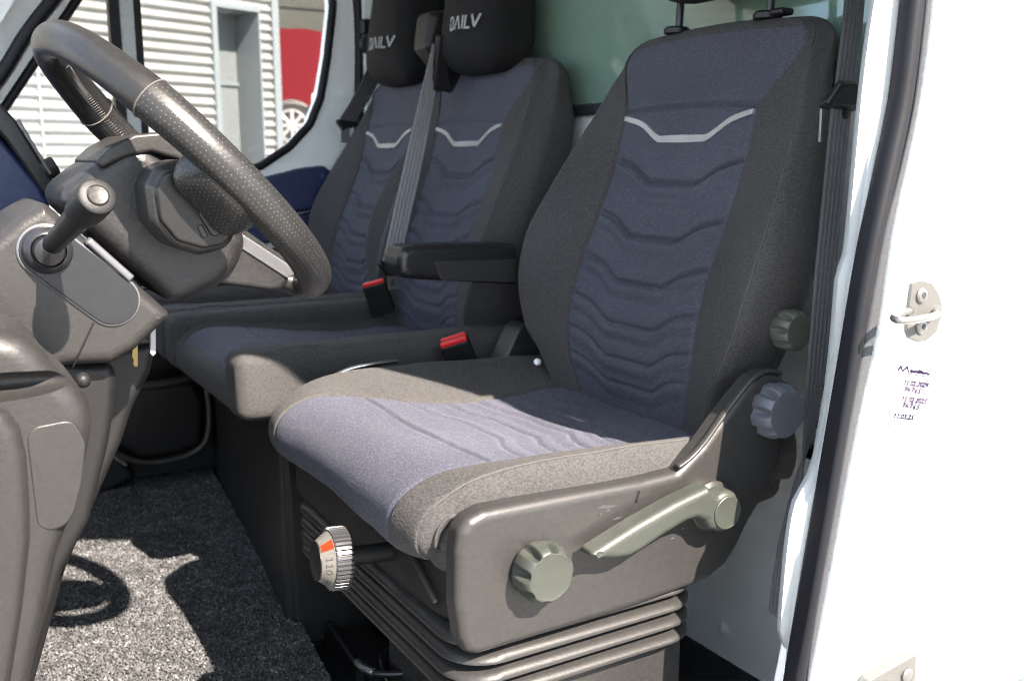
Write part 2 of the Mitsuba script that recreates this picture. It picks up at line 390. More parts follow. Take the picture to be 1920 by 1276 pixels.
    e = Xg - .562; disp = disp + ins*top*(-.0052*g(e, .0030) + .0010*g(np.abs(e) - .012, .01))
    P = P + N*disp[..., None]
    P = P + N*((meshkit.fbm(P*9 + 5 + cy, 2, 5) - .5)*.007)[..., None]
    mf = np.zeros((R-1, C), bool); jj = np.arange(C)
    mf[:, (jj < nb) | (jj >= C - nb)] = True
    A, B = split_grid(P, mf)
    th = [P[4:int(R*.86):3, c_] + N[4:int(R*.86):3, c_]*.0006 for c_ in (nb + no, C - nb - no)]
    return B, A, th

def headrest(parent, cx, cy, z0, hw, hh, dep, lean, name='headrest', bsdf='fabric_black'):
    rows = []
    for k in np.linspace(0, 1, 44):
        a = math.pi*(k - .5)
        f = abs(math.sin(a))**3.6; s = 1
        s2 = (1 - f**2)**.5 if f < 1 else 0
        tz = z0 + hh*2*k
        wk = hw*(1 - .32*k)*max(s2, .03)**.20
        dk = dep*max(s2, .03)**.42
        pr = rrect(2*dk, 2*wk, min(dk, wk)*.6, 10); pc = np.vstack([pr, pr[:1]]); dl = np.r_[0, np.cumsum(np.linalg.norm(np.diff(pc, axis=0), axis=1))]; tt_ = np.linspace(0, dl[-1], 110, endpoint=False); pr = np.stack([np.interp(tt_, dl, pc[:, 0]), np.interp(tt_, dl, pc[:, 1])], 1)
        bow = .014*np.cos(np.clip(pr[:, 1]/max(wk, 1e-3), -1, 1)*1.4)
        rows.append(np.stack([cx + lean*(k*2*hh) + pr[:, 0] + np.where(pr[:, 0] < 0, -bow, 0)*max(s2, .05), cy + pr[:, 1], np.full(len(pr), tz)], 1))
    m = loft(rows)
    m = m.subdivide() ; trimesh.smoothing.filter_taubin(m, .5, -.53, 6)
    return add(parent, name, m, bsdf, True), m

DAILY = [  # strokes of the embroidered word, unit height
    [(0.0, 0.0), (0.0, .52)], [(-.04, 0.0), (.42, 0.0), (.60, .20), (.60, .78), (.42, 1.0), (-.04, 1.0)], [(0, 1.0), (0, .62)],
    [(.86, -.04), (1.20, .98), (1.30, .98), (1.62, -.04)], [(1.95, -.04), (1.95, 1.04)], [(2.28, 1.04), (2.28, 0), (2.85, 0)],
    [(2.92, 1.04), (3.26, .06)], [(3.70, 1.04), (3.26, .0)]]

from scipy.spatial import cKDTree
def front_x(mesh, cx, yc, zc):
    """a smooth fit to the front of the mesh round (yc, zc), lying just outside it"""
    v = np.array(mesh.vertices); v = v[(v[:, 0] < cx) & (np.abs(v[:, 1] - yc) < .085) & (np.abs(v[:, 2] - zc) < .045)]
    B_ = lambda y, z: np.stack([1 + 0*y, y - yc, z - zc, (y - yc)**2, (z - zc)**2, (y - yc)*(z - zc)], -1)
    k = np.linalg.lstsq(B_(v[:, 1], v[:, 2]), v[:, 0], rcond=None)[0]; res = v[:, 0] - B_(v[:, 1], v[:, 2]) @ k
    return lambda y, z: float(B_(np.float64(y), np.float64(z)) @ k) + min(0, float(res.min()))

# ---------------------------------------------------------------- large structure: van shell
floor = thing('cab_floor', kind='structure')
add(floor, '', box(-.75, 1.15, .80, 2.70, -.09, -.06), 'rubber', False)
ground = thing('ground', kind='structure')
add(ground, '', box(-40, 60, -40, 80, -.75, -.70), 'asphalt', False)

# roof with the windscreen opening in front
roof = thing('van_roof', 'pale headliner and roof of the van cab above the seats', 'roof')
add(roof, 'headliner', box(.02, 1.15, .84, 2.58, 1.46, 1.50), 'headliner', False)
bulk = thing('bulkhead', 'white partition behind the seats with a large green tinted window', 'partition')
def wall_x(x, y0, y1, z0, z1, t=.02): return box(x, x+t, y0, y1, z0, z1)
add(bulk, 'panel', cat(wall_x(1.15, .72, 2.75, -.10, .896), wall_x(1.15, .72, .93, .896, 1.5), wall_x(1.15, 2.50, 2.75, .896, 1.5), wall_x(1.15, .93, 2.50, 1.36, 1.5)), 'white_inner', False)
add(bulk, 'window_frame', cat(rbox_ := tm(rbox(1.134, 1.152, .925, 2.505, .888, .910, .005)), tm(rbox(1.134, 1.152, .925, 2.505, 1.345, 1.367, .005)),
    tm(rbox(1.136, 1.150, .92, .945, .90, 1.36, .005)), tm(rbox(1.136, 1.150, 2.485, 2.51, .90, 1.36, .005))), 'green_frame', 30)
add(bulk, 'window_pane', box(1.153, 1.160, .94, 2.49, .90, 1.36), 'green_glass', False)
add(bulk, 'plug', lathe([(.013, 0), (.013, .003), (.010, .006), (.001, .007)], (1.150, 1.191, -.006), (-1, 0, 0), 24), 'white_inner', 40)
for zc_ in (.47, .42, .37):
    add(bulk, 'bracket', tm(rbox(1.12, 1.149, .93, 1.01, zc_ - .010, zc_ + .008, .004)), 'black_plastic', 30)

# passenger side door with its window
def hole_ring(pts, r=.07): return clean_poly(pts, r)
door = thing('passenger_door', 'white passenger door with dark blue trim and a tinted side window', 'door')
YD = 2.60
win = sg.Polygon(ring_pts(clean_poly([(-.35, .52), (.13, .82), (.385, 1.19), (.47, 1.30), (1.0, 1.30), (1.005, 1.20), (.985, 1.07), (.962, .965), (.93, .895), (.87, .835), (.79, .785), (.55, .72), (.2, .60)], .02), .01))
frame = clean_poly([(-.75, -.3), (-.75, .35), (-.45, .60), (.0, .93), (.20, 1.19), (.33, 1.42), (1.06, 1.42), (1.062, 1.1), (1.052, .60), (1.045, -.3)], .02).difference(win)
fm = trimesh.creation.extrude_polygon(frame, .06, engine='earcut')
fm = trimesh.Trimesh(np.stack([fm.vertices[:, 0], YD + fm.vertices[:, 2], fm.vertices[:, 1]], 1), fm.faces[:, ::-1])
add(door, 'frame', fm, 'white_inner', False)
wr = ring_pts(win, .012)
add(door, 'window_seal', sweep(np.c_[wr[:, 0], np.full(len(wr), YD + .0), wr[:, 1]], circ(.011, 10, 1.0), True), 'rubber', True)
gl = trimesh.creation.extrude_polygon(win.buffer(.004), .001, engine='earcut')
n0 = len(gl.vertices)
vv, ff = trimesh.creation.triangulate_polygon(win.buffer(.004), engine='earcut')
add(door, 'window_pane', trimesh.Trimesh(np.c_[vv[:, 0], np.full(len(vv), YD + .03), vv[:, 1]], ff), 'window_glass', False)
add(door, 'window_divider', box(.464, .496, YD - .006, YD + .025, .70, 1.32), 'grey_trim', False)
for a, b in ((.440, .464), (.496, .513)):
    add(door, 'divider_seal', box(a, b, YD - .008, YD + .027, .69, 1.32), 'rubber', False)
# edge trim of the door opening behind the door
add(door, 'edge_seal', tube([(1.058, YD - .012, -.2), (1.062, YD - .012, .5), (1.066, YD - .012, .9), (1.074, YD - .012, 1.15), (1.06, YD - .012, 1.40)], .014, 10, 40), 'rubber', True)
tp = [(.40, .60), (.55, .70), (.777, .753), (.894, .780), (.954, .787), (.987, .765), (.992, .729), (.985, .68), (.40, .58)]
add(door, 'trim_panel', prism(tp, xz(YD - .001), .030, .012, .012), 'blue_plastic', 40)
add(door, 'trim_panel', prism([(.40, .575), (.983, .674), (.972, .635), (.93, .622), (.40, .47)], xz(YD - .001), .024, .010, .008), 'blue_plastic', 40)
add(door, 'trim_button', lathe([(.011, 0), (.011, .002), (.009, .003), (.001, .0032)], (.955, YD - .031, .757), (0, -1, 0), 24), 'blue_plastic', 40)
add(door, 'lower_trim', prism([(-.5, .42), (.40, .465), (.93, .60), (1.0, .58), (1.0, -.08), (-.5, -.08)], xz(YD - .001), .03, .012, .02), 'dark_plastic', 40)
add(door, 'door_bin', prism([(.30, .19), (.337, .262), (.40, .275), (.561, .262), (.585, .20), (.571, .088), (.50, .072), (.422, .071), (.35, .125)], xz(YD - .03), .10, .02, .02), 'black_plastic', 40)
add(door, 'bin_lip', tube([(.335, 2.468, .272), (.40, 2.462, .266), (.48, 2.462, .262), (.575, 2.466, .276)], .012, 10, 30), 'panel_plastic', True)
add(door, 'bin_rim', tube([(.30, 2.47, .19), (.345, 2.466, .125), (.405, 2.466, .078), (.48, 2.466, .066), (.56, 2.466, .085), (.588, 2.468, .14), (.588, 2.47, .24)], .008, 10, 50), 'panel_plastic', True)

# slanted front pillar on the far side, windscreen and front of the cab
ap = thing('windscreen_pillar', 'pale slanted windscreen pillar at the far front corner of the cab', 'pillar')
add(ap, 'cover', loft([np.c_[np.array([0, .10, .10, .0]) * 0 + x + np.array([-.12, .015, .015, -.12]), np.array([2.545, 2.545, 2.60, 2.60]), np.array([z, z - .05, z - .05, z])] for x, z in ((-.62, .30), (-.40, .56), (.04, .955), (.18, 1.14), (.36, 1.42))]), 'white_inner', 30)
add(ap, 'edge_trim', tube([(-.40, 2.555, .50), (.16, 2.555, .945), (.25, 2.555, 1.075), (.36, 2.555, 1.22), (.44, 2.555, 1.36)], .017, 10, 40), 'rubber', True)
ap2 = thing('windscreen_pillar', 'white windscreen pillar beside the driver, at the left of the cab', 'pillar')
add(ap2, '', loft([np.c_[x + np.array([-.10, .0, .0, -.10]), np.array([.74, .74, .82, .82]), np.array([z, z - .03, z - .03, z])] for x, z in ((-.75, .55), (-.30, .95), (-.02, 1.46))]), 'white_inner', 30)
ws = thing('windscreen', 'large windscreen glass in front of the steering wheel', 'window')
add(ws, '', trimesh.Trimesh([(-.80, .82, .60), (-.80, 2.56, .60), (.02, 2.56, 1.47), (.02, .82, 1.47)], [(0, 1, 2), (0, 2, 3)]), 'window_glass', False)

fp = thing('far_door_pillar', 'white body pillar behind the passenger door, beside the far headrest', 'pillar')
add(fp, 'panel', box(1.078, 1.149, 2.56, 2.70, -.1, 1.5), 'white_inner', False)
# near door pillar (left rear edge of the driver's door opening)
pil = thing('door_pillar', "white body pillar at the rear of the driver's door opening", 'pillar')
ZP = np.array([-.25, .18, .213, .252, .339, .404, .445, .502, .61, .678, .696, .775, .894, .98, 1.10])
def near(xs, zs, y): # from the plane y=.78 into plane y along the lines of the opening
    k = y/.78; return np.array(xs)*k, EYE[2] + (np.array(zs) - EYE[2])*k
inner = ([.845, .852, .854, .838, .841, .849, .877, .891, .900, .902, .913, .917, .923, .933, .955], [-.25, .181, .213, .252, .339, .404, .445, .502, .610, .672, .700, .775, .894, .980, 1.10])
sealL = ([.80, .861, .877, .901, .919, .939, .961, .981, .989, 1.0], [-.25, .178, .276, .428, .544, .682, .787, .884, .985, 1.12])
sealR = ([.815, .882, .889, .914, .932, .951, .972, .989, 1.009, 1.016, 1.02], [-.25, .172, .238, .392, .503, .605, .725, .786, .885, .987, 1.12])
lipR = ([.82, .914, .944, .966, 1.002, 1.015, 1.031, 1.049, 1.057, 1.062], [-.25, .163, .317, .444, .613, .723, .799, .898, .990, 1.12])
ztab = np.linspace(-.2, 1.02, 90)
def curve(c, y):
    x, z = near(*c, y); return Pch(z, x)(ztab)
Yi, Ys, Yl, Yo = .740, .715, .700, .690
xi, xl, xr_, xp = curve(inner, Yi), curve(sealL, Ys), curve(sealR, Ys - .004), curve(lipR, Yo)
# the opening turns forward at its top corner into the roof rail
corner = [(.03, .13), (.045, .235), (.02, .345), (-.06, .44), (-.22, .50), (-.5, .50), (-1.2, .48)]
def rail(x, top):  # extends a pillar edge (x at z=1.02) along the roof
    return None
rows = []
for i, z in enumerate(ztab):
    a, b = xi[i], xl[i] + .012
    rows.append([(a + .018, Yi + .012, z), (a + .0045, Yi + .003, z), (a + .003, Yi - .004, z), (a + .012, Yi - .009, z), (.5*a + .5*b, Yi - .013, z), (b, Ys + .004, z), (b + .012, Yi + .012, z), (a + .040, Yi + .020, z), (a + .030, Yi + .018, z)])
add(pil, 'inner_trim', loft(rows), 'pale_trim', 50)
seal_mid = np.stack([(xl + xr_)/2, np.full(90, Ys - .004), ztab], 1)
top_path = [(.925, Ys, 1.04), (.905, Ys, 1.10), (.845, Ys, 1.19), (.76, Ys, 1.29), (.66, Ys, 1.37), (.52, Ys, 1.43), (.30, Ys, 1.46), (-.05, Ys, 1.47)]
wid = (xr_ - xl)/2
prs = [np.stack([circ(1, 14)[:, 0]*(w_ + .002), circ(1, 14)[:, 1]*.013], 1) for w_ in wid]
def ribbon_x(xa, xb, y, depth, r=.004):
    R = []
    for i, z in enumerate(ztab):
        a, b = xa[i], xb[i]; m = (a + b)/2; w = b - a
        p = rrect(w, depth, min(r, w*.45, depth*.45), 4)
        R.append(np.stack([m + p[:, 0], y + p[:, 1], np.full(len(p), z)], 1))
    return loft(R)
add(pil, 'outer_panel', ribbon_x(xp, np.full(90, 1.0) + .30, Yo + .030, .060, .006), 'white_paint', 40)
ds = thing('door_seal', 'black rubber door seal with grey lip running down the white pillar', 'seal')
add(ds, 'tube', ribbon_x(xl, xr_ + .001, Ys - .004, .026, .010), 'rubber', 50)
add(ds, 'lip', ribbon_x(xr_ - .001, xp - .002, Yl + .006, .016, .005), 'seal_lip', 50)
# roof rail of the opening: continues pillar forward (out of the frame, shades the cab)
rail_path = np.array([(.905, .735, .985), (.89, .735, 1.01), (.865, .735, 1.045), (.83, .735, 1.09), (.79, .735, 1.14), (.735, .735, 1.21), (.67, .735, 1.275), (.60, .735, 1.33), (.52, .735, 1.385), (.42, .735, 1.44), (.25, .735, 1.475), (-.05, .735, 1.48)])
rp = spl(rail_path, 60)
tg = np.gradient(rp, axis=0); tg /= np.linalg.norm(tg, axis=1)[:, None]
out = np.stack([-tg[:, 2], tg[:, 1]*0, tg[:, 0]], 1); out[out[:, 2] < 0] *= -1
out = np.stack([tg[:, 2], 0*tg[:, 0], -tg[:, 0]], 1)
rr = [[p, p + o*.05 + [0, 0, .0], p + o*.18 + [0, .02, 0], p + o*.18 + [0, .12, 0], p + o*.03 + [0, .10, 0], p + [0, .02, 0]] for p, o in zip(rp, out)]
add(pil, 'roof_rail', loft(rr), 'white_paint', 30)
UP = [(1.35, 1.03), (.875, 1.03)] + [(p[0] + .004, p[2]) for p in rail_path[2:]] + [(-.05, 1.62), (1.35, 1.62)]
add(pil, 'upper_panel', prism(UP, xz(.734), .034, .003, 0, .01), 'white_paint', False)
# closing body side behind the pillar
add(pil, 'body_side', cat(box(1.06, 1.17, .80, .84, -.6, 1.5), box(.90, 1.6, .66, .80, 1.36, 1.6), box(1.17, 3.5, .60, .66, -.6, 1.6)), 'white_paint', False)

# ---------------------------------------------------------------- carpet
carpet = thing('carpet', kind='structure')
CP = [(-.45, 1.02), (.47, 1.02), (.491, 1.325), (.522, 1.602), (.544, 1.875), (.584, 2.276), (.612, 2.56), (.375, 2.58), (-.45, 2.58)]
add(carpet, 'backing', prism(CP, lambda a, b, c: (a, b, -.058 + c), .056, .006, .01), 'fabric_grey', 30)
def tufts(step=.0046):
    gx, gy = np.meshgrid(np.arange(-.05, .63, step), np.arange(1.03, 2.58, step*1.05))
    p = np.stack([gx.ravel(), gy.ravel()], 1) + rng.uniform(-.45, .45, (gx.size, 2))*step
    from shapely import contains_xy
    p = p[contains_xy(sg.Polygon(CP).buffer(-.004), p[:, 0], p[:, 1])]
    n = len(p); th = rng.uniform(0, 2*np.pi, n); L = rng.uniform(.0030, .0046, n); W = rng.uniform(.0016, .0024, n); H = rng.uniform(.0025, .0055, n)
    e1 = np.stack([np.cos(th), np.sin(th), rng.uniform(-.35, .35, n)], 1); e2 = np.stack([-np.sin(th), np.cos(th), 0*th], 1)
    c = np.c_[p, H*.5 - .001]
    up = np.zeros((n, 3)); up[:, 2] = 1
    V = np.stack([c + e1*L[:, None], c + e2*W[:, None], c - e1*L[:, None], c - e2*W[:, None], c + up*(H*.8)[:, None]], 1)
    F = np.array([(0, 1, 4), (1, 2, 4), (2, 3, 4), (3, 0, 4)])
    f = (F[None] + (np.arange(n)*5)[:, None, None]).reshape(-1, 3)
    tone = np.clip(.062*np.exp(rng.normal(0, .36, n)), .02, .3)
    big = meshkit.fbm(np.c_[p*45, p[:, :1]*0], 2, 3); tone = tone*(.55 + .9*big)
    col = tone[:, None]*np.array([[.97, 1.0, 1.04]])
    return trimesh.Trimesh(V.reshape(-1, 3), f, process=False), np.repeat(col, 5, 0)
scene['carpet_yarn'] = {'type': 'twosided', 'bsdf': dict(type='principled', base_color={'type': 'mesh_attribute', 'name': 'vertex_color'}, roughness=.9, specular=.2, sheen=.3)}
tm_, tc_ = tufts()
add(carpet, 'pile', tm_, 'carpet_yarn', True, kind='stuff', color=tc_)

# ---------------------------------------------------------------- driver's seat
seat = thing('driver_seat', "driver's seat with dark blue quilted centre, grey bolsters and plastic side panel with knobs", 'seat')
A, B, S_, th_ = backrest(1.18, 0., .0026)
add(seat, 'backrest', A, 'fabric_grey', True); add(seat, 'backrest_insert', B, 'fabric_blue', True); add(seat, 'backrest_stripe', S_, 'silver_trim', 40)
for q_ in th_: add(seat, 'seam_thread', tube(q_, .0007, 6), 'seam_yarn', True)
A, B, th_ = cushion(1.18)
for q_ in th_: add(seat, 'seam_thread', tube(q_, .0007, 6), 'seam_yarn', True)
add(seat, 'cushion', A, 'fabric_grey', True); add(seat, 'cushion_insert', B, 'fabric_blue', True)
add(seat, 'cushion_underside', soft(rbox(.456, .97, .8935, 1.466, .352, .414, .024), .01, 4), 'fabric_grey', True)
for sg_ in (-1, 1): add(seat, 'cushion_underside', soft(hull([(x, 1.18 + sg_*b, z, .02) for x in (.476, .62) for b in (.235, .262) for z in (.372, .402)]), .01, 4), 'fabric_grey', True)
# side panel (outer shield), one moulding with the backrest hinge cover
PANEL = [(.453, .400), (.457, .423), (.467, .435), (.486, .441), (.513, .441), (.60, .440), (.70, .438), (.752, .440), (.766, .450), (.791, .467), (.822, .498), (.851, .524), (.869, .539), (.893, .546), (.914, .542), (.940, .519), (.935, .456), (.922, .415), (.904, .386), (.874, .352), (.856, .323), (.836, .301), (.810, .289), (.787, .286), (.682, .280), (.583, .278), (.478, .277), (.464, .283), (.457, .300), (.452, .338)]
add(seat, 'side_panel', prism(PANEL, xz(.890), .025, .012, .006, .004, 6), 'panel_plastic', 35)
# raised rib along the hinge cover and the belt line of the shield
def rib(pts, r, y, n=40, s=.6): return tube([(a, y, b) for a, b in pts], r, 10, n, s=s)
add(seat, 'panel_rib', rib([(.752, .4445), (.766, .450), (.791, .467), (.822, .498), (.851, .525), (.869, .539), (.893, .546), (.916, .541)], .0055, .8695), 'panel_plastic', True)
def knob(name, c, r, h, bs, lab, n=8, axis=(0, -1, 0), rot=0.):
    """fluted hand wheel: eight scoops round the rim, flat cap"""
    ax = np.array(axis, float); ax /= np.linalg.norm(ax); x = np.array([1., 0, 0]); x -= ax*(x @ ax); x /= np.linalg.norm(x); y = np.cross(ax, x)
    t = np.arange(192)/192*2*np.pi; ph = n*(t + rot)
    sc = np.clip(np.cos(ph), -.25, 1); sc = (sc + .25)/1.25
    R = []
    for k, (rr, hh, amt) in enumerate([(.86, 0, 0), (.93, .06, .03), (.97, .2, .07), (.985, .40, .125), (.975, .58, .155), (.945, .74, .15), (.89, .87, .10), (.84, .94, .05), (.80, .975, .02), (.74, .985, 0), (.70, .965, 0), (.3, .955, 0), (.01, .955, 0)]):
        rad = r*(rr - amt*sc**1.4*1.7)
        R.append(np.array(c) + ax*(h*hh) + rad[:, None]*(np.cos(t)[:, None]*x + np.sin(t)[:, None]*y))
    return add(seat, name, loft(R), bs, 28, lab)
knob('knob', (.549, .864, .365), .0345, .034, 'knob_green', 'pale green-grey knob low at the front of the side panel', rot=.2)
knob('knob', (.950, .900, .590), .0275, .030, 'knob_olive', 'dark olive knob high on the side of the backrest', rot=.1)
knob('knob', (.900, .872, .497), .0365, .036, 'knob_blue', 'blue-grey knob on the backrest hinge cover', rot=.1)
LEV = [(.797+.0255*math.cos(a), .392+.026*math.sin(a)) for a in np.radians(np.arange(-115, 131, 14))]
LEVP = LEV + [(.768, .4285), (.72, .4185), (.666, .4035), (.625, .390), (.602, .382), (.601, .377), (.614, .3715), (.638, .3665), (.655, .3655), (.675, .371), (.70, .3805), (.735, .391), (.752, .3925), (.765, .386), (.774, .374)]
lv = add(seat, 'recline_lever', prism(LEVP, xz(.852), .024, .009, .003, .0025, 7), 'knob_green', 30, 'pale green-grey recline lever at the rear of the side panel')
add(seat, 'recline_lever__pivot_cap', lathe([(.0205, 0), (.0205, .0015), (.0195, .0022), (.0185, .0016), (.001, .0012)], (.797, .8282, .392), (0, -1, 0), 48), 'knob_green', 30)
USED.discard('x')
add(seat, 'lever_socket', lathe([(.031, 0), (.031, .012), (.026, .015)], (.797, .866, .392), (0, -1, 0), 40), 'panel_plastic', 30)
# wear marks on the side panel
for q_ in [prism([(x, z), (x + l*.5, z + .0022), (x + l, z + .0006), (x + l*.4, z - .0008)], xz(.8648), .0004, .0001, 0, .001, 1) for x, z, l in ((.632, .4165, .018), (.640, .4145, .022), (.645, .4105, .006), (.655, .3985, .014), (.636, .4085, .003), (.758, .3665, .005), (.70, .362, .010), (.742, .357, .006))]: add(seat, 'scuff_mark', q_, 'seal_lip', False)
add(seat, 'lever_slot', tube([(.688, .8648, .4135), (.692, .8648, .427)], .0016, 6), 'black_plastic', True)
# front skirt under the cushion with its bright rib
SK = [(.905, .418), (.905, .300), (.95, .290), (1.04, .284), (1.17, .284), (1.29, .286), (1.40, .290), (1.44, .30), (1.44, .42)]
add(seat, 'front_skirt', prism(SK, lambda a, b, c: (.492 - c, a, b), .022, .006, .004), 'dark_plastic', 35)
add(seat, 'skirt_rib', tube([(.470, 1.052, .362), (.467, 1.00, .343), (.467, .962, .322), (.468, .944, .310)], .0055, 8, 24, s=.7), 'panel_plastic', True)
add(seat, 'skirt_edge', tm(rbox(.462, .490, .893, .906, .305, .414, .005)), 'panel_plastic', 40)
# rubber bellows of the suspension
def bellow_ring(x0, x1, y0, y1, r, z, n=9):
    out = []
    for cx, cy, a0 in ((x1-r, y1-r, 0), (x0+r, y1-r, 90), (x0+r, y0+r, 180), (x1-r, y0+r, 270)):
        for k in range(n): a = math.radians(a0 + 90*k/(n-1)); out.append((cx + r*math.cos(a), cy + r*math.sin(a), z))
    return out
rings = []
zl = .290
prof = []
for i in range(4):
    prof += [(.018, zl), (.006, zl - .003), (-.001, zl - .008), (-.001, zl - .013), (.007, zl - .017), (.019, zl - .0195)]
    zl -= .0215
for o, z in prof: rings.append(bellow_ring(.462 + o, .812 - o*.6, .876 + o, 1.44 - o, .055, z))
add(seat, 'suspension_bellows', loft(rings), 'panel_plastic', 50)
add(seat, 'seat_base', tm(rbox(.60, .800, .90, 1.40, -.06, .215, .012)), 'panel_plastic', 40)
add(seat, 'under_frame', cat(tm(rbox(.48, .90, .92, 1.44, .30, .41, .012))), 'dark_plastic', 40)
# weight dial on its shaft
ds_, de_ = V3(.470, 1.070, .318), V3(.372, 1.155, .3065)
ax = (de_ - ds_)/np.linalg.norm(de_ - ds_); ax = V3(-.985, .06, .06); ax /= np.linalg.norm(ax)
dc = V3(.414, 1.085, .326)
wd = add(seat, 'weight_dial', lathe([(.012, -.10), (.012, 0), (.020, .001)], dc, ax, 30), 'dark_plastic', 40)
tt = np.arange(240)/240*2*np.pi; flute = np.where(np.sin(tt*40) > -.2, 1., .93)
xx = np.cross(ax, [0, 0, 1.]); xx /= np.linalg.norm(xx); yy = np.cross(ax, xx)
E_ = np.cos(tt)[:, None]*xx + np.sin(tt)[:, None]*yy
add(seat, 'weight_dial__rim', loft([dc + ax*h + E_*(r_*(flute if f_ else 1+0*flute))[:, None] for r_, h, f_ in ((.030, 0, 0), (.0375, .001, 1), (.0385, .004, 1), (.0385, .020, 1), (.0372, .0225, 1), (.034, .0228, 0), (.01, .0228, 0))]), 'clear_grey', 30)
add(seat, 'weight_dial__number_ring', lathe([(.0345, .0225), (.024, .037), (.001, .037)], dc, ax, 60), 'white_dial', 30, 'white ring printed with 110 and 90')
add(seat, 'weight_dial__cap', lathe([(.0238, .0365), (.0236, .0385), (.021, .0395), (.001, .040)], dc, ax, 48), 'dark_plastic', 30)
def on_cone(ang, s, lift=.0004):
    r_ = .0345 + (.024 - .0345)*s; h_ = .0225 + .0145*s
    e = math.cos(ang)*xx + math.sin(ang)*yy; nrm = (e*.0145 + ax*.0105); nrm /= np.linalg.norm(nrm)
    return dc + ax*h_ + e*r_ + nrm*lift
def cone_text(txt, ang, hgt, bs, nm):
    m = meshkit.text_mesh(txt, 1.0, .02); v = np.array(m.vertices); w = v[:, 0].max()
    sc = hgt
    P_ = np.array([on_cone(ang + (a - w/2)*sc*-1/.029, .5 + (b - .5)*sc/.0178*-1, .0003 + c*.01) for a, b, c in v])
    add(seat, 'weight_dial__' + nm, trimesh.Trimesh(P_, m.faces, process=False), bs, False)
# angle whose direction points to the viewer and up
def ang_of(v): v = np.array(v, float); return math.atan2(v @ yy, v @ xx)
a_front = ang_of((-.1, -1, .12))
cone_text('110', a_front, .0085, 'ink_dark', 'number'); cone_text('90', ang_of((-.1, -1, -.95)), .0085, 'ink_dark', 'number')
mk = [[on_cone(ang_of((0, -1, 1.35)) + u, s, .0006) for u, s in ((-.19, .05), (.19, .05), (.19, .95), (-.19, .95))]]
add(seat, 'weight_dial__marker', trimesh.Trimesh(mk[0], [(0, 1, 2), (0, 2, 3)]), 'orange_mark', False, 'orange mark on the dial ring')
# armrest on the inner side
ARM = [(.905, .658), (.80, .6625), (.700, .664), (.684, .660), (.676, .648), (.675, .632), (.678, .618), (.690, .610), (.72, .606), (.755, .602), (.83, .594), (.91, .585)]
add(seat, 'armrest', prism(ARM, lambda a, b, c: (a, 1.545 - c, b), .062, .013, .004, .004, 6), 'satin_black', 40)
add(seat, 'armrest_cover', prism([(.738, .637), (.90, .632), (.905, .590), (.83, .597), (.75, .604)], xz(1.4845), .004, .0015, .001), 'dash_plastic', 40)
add(seat, 'inner_hinge', prism([(.90, .395), (.955, .425), (.955, .49), (.93, .515), (.915, .505), (.875, .435), (.87, .40)], lambda a, b, c: (a, 1.545 - c, b), .045, .008, .006), 'panel_plastic', 40)
add(seat, 'hinge_bolt', lathe([(.0062, 0), (.0062, .004), (.004, .0062), (.001, .0065)], (.905, 1.42, .458), (-.55, -.75, .2), 20), 'white_paint', 40)
# headrest on two posts, just reaching into view
for yy_ in (1.285, 1.085):
    add(seat, 'headrest_post', tube([(1.086, yy_, .99), (1.094, yy_, 1.14)], .0062, 14), 'satin_black', True)
    add(seat, 'post_guide', lathe([(.021, 0), (.021, .007), (.018, .010), (.010, .011), (.001, .0112)], (1.083, yy_, 1.004), (.05, 0, 1), 30), 'black_plastic', 40)
add(seat, 'post_button', tm(rbox(1.070, 1.096, 1.045, 1.07, 1.006, 1.016, .004)), 'black_plastic', 40)
headrest(seat, 1.075, 1.19, 1.044, .13, .13, .05, .08)

# ---------------------------------------------------------------- passenger bench
bench = thing('passenger_bench', 'double passenger bench with blue quilted backrests and headrests lettered DAILY', 'seat')
for i, (cy, wk) in enumerate(((1.862, .97), (2.268, .92))):
    A, B, S_, th_ = backrest(cy, -.004, .0044, wk, .045)
    add(bench, 'backrest', A, 'fabric_grey', True); add(bench, 'backrest_insert', B, 'fabric_blue', True); add(bench, 'backrest_stripe', S_, 'silver_trim', 40)
    for q_ in th_: add(bench, 'seam_thread', tube(q_, .0010, 6), 'seam_yarn', True)
    hk, hm = headrest(bench, 1.045, cy - .012, .977, .129, .140, .058, .10)
    y0, z0, sc = ((1.846, 1.0605, .0325), (2.262, 1.060, .0305))[i]
    fx = front_x(hm, 1.045, y0 - .045, z0 + .012)
    kx = .084/3.75 if i == 0 else .094/3.75
    add(bench, hk.split('__')[1] + '__lettering', strip_text([[(a*kx, b*.0235) for a, b in s] for s in DAILY], .0044, lambda a, b, c: (fx(y0 - a, z0 + b) - .0034 - c, y0 - a - b*.12, z0 + b)), 'lettering', False)
for i, cy in enumerate((1.862, 2.335)):
    A, B, th_ = cushion(cy, .012, .010, .0044, (.266, .178)[i], True, .055)
    add(bench, 'cushion', A, 'fabric_grey', True); add(bench, 'cushion_insert', B, 'fabric_blue', True)
    hw_ = (.283, .194)[i]
    for sg_ in (-1, 1): add(bench, 'cushion_side', soft(hull([(x, cy + sg_*(hw_ - e_), z, .024) for x in (.449, 1.0) for e_ in (.024, .07) for z in (.397, .466)]), .008, 4), 'fabric_grey', True)
    add(bench, 'cushion_front', soft(rbox(.430, .70, cy - hw_ + .006, cy + hw_ - .006, .370, .440, .026), .01, 4), 'fabric_grey', True)
add(bench, 'bench_base', prism([(.497, 1.60), (.535, 1.88), (.615, 2.55), (1.05, 2.55), (1.05, 1.60)], lambda a, b, c: (a, b, -.06 + c), .44, .012, .012), 'dark_plastic', 40)
add(bench, 'base_cover', prism([(.51, -.05), (.50, .35), (.64, .35), (.66, .18), (.66, -.05)], xz(1.605), .018, .008, .01), 'dark_plastic', 40)
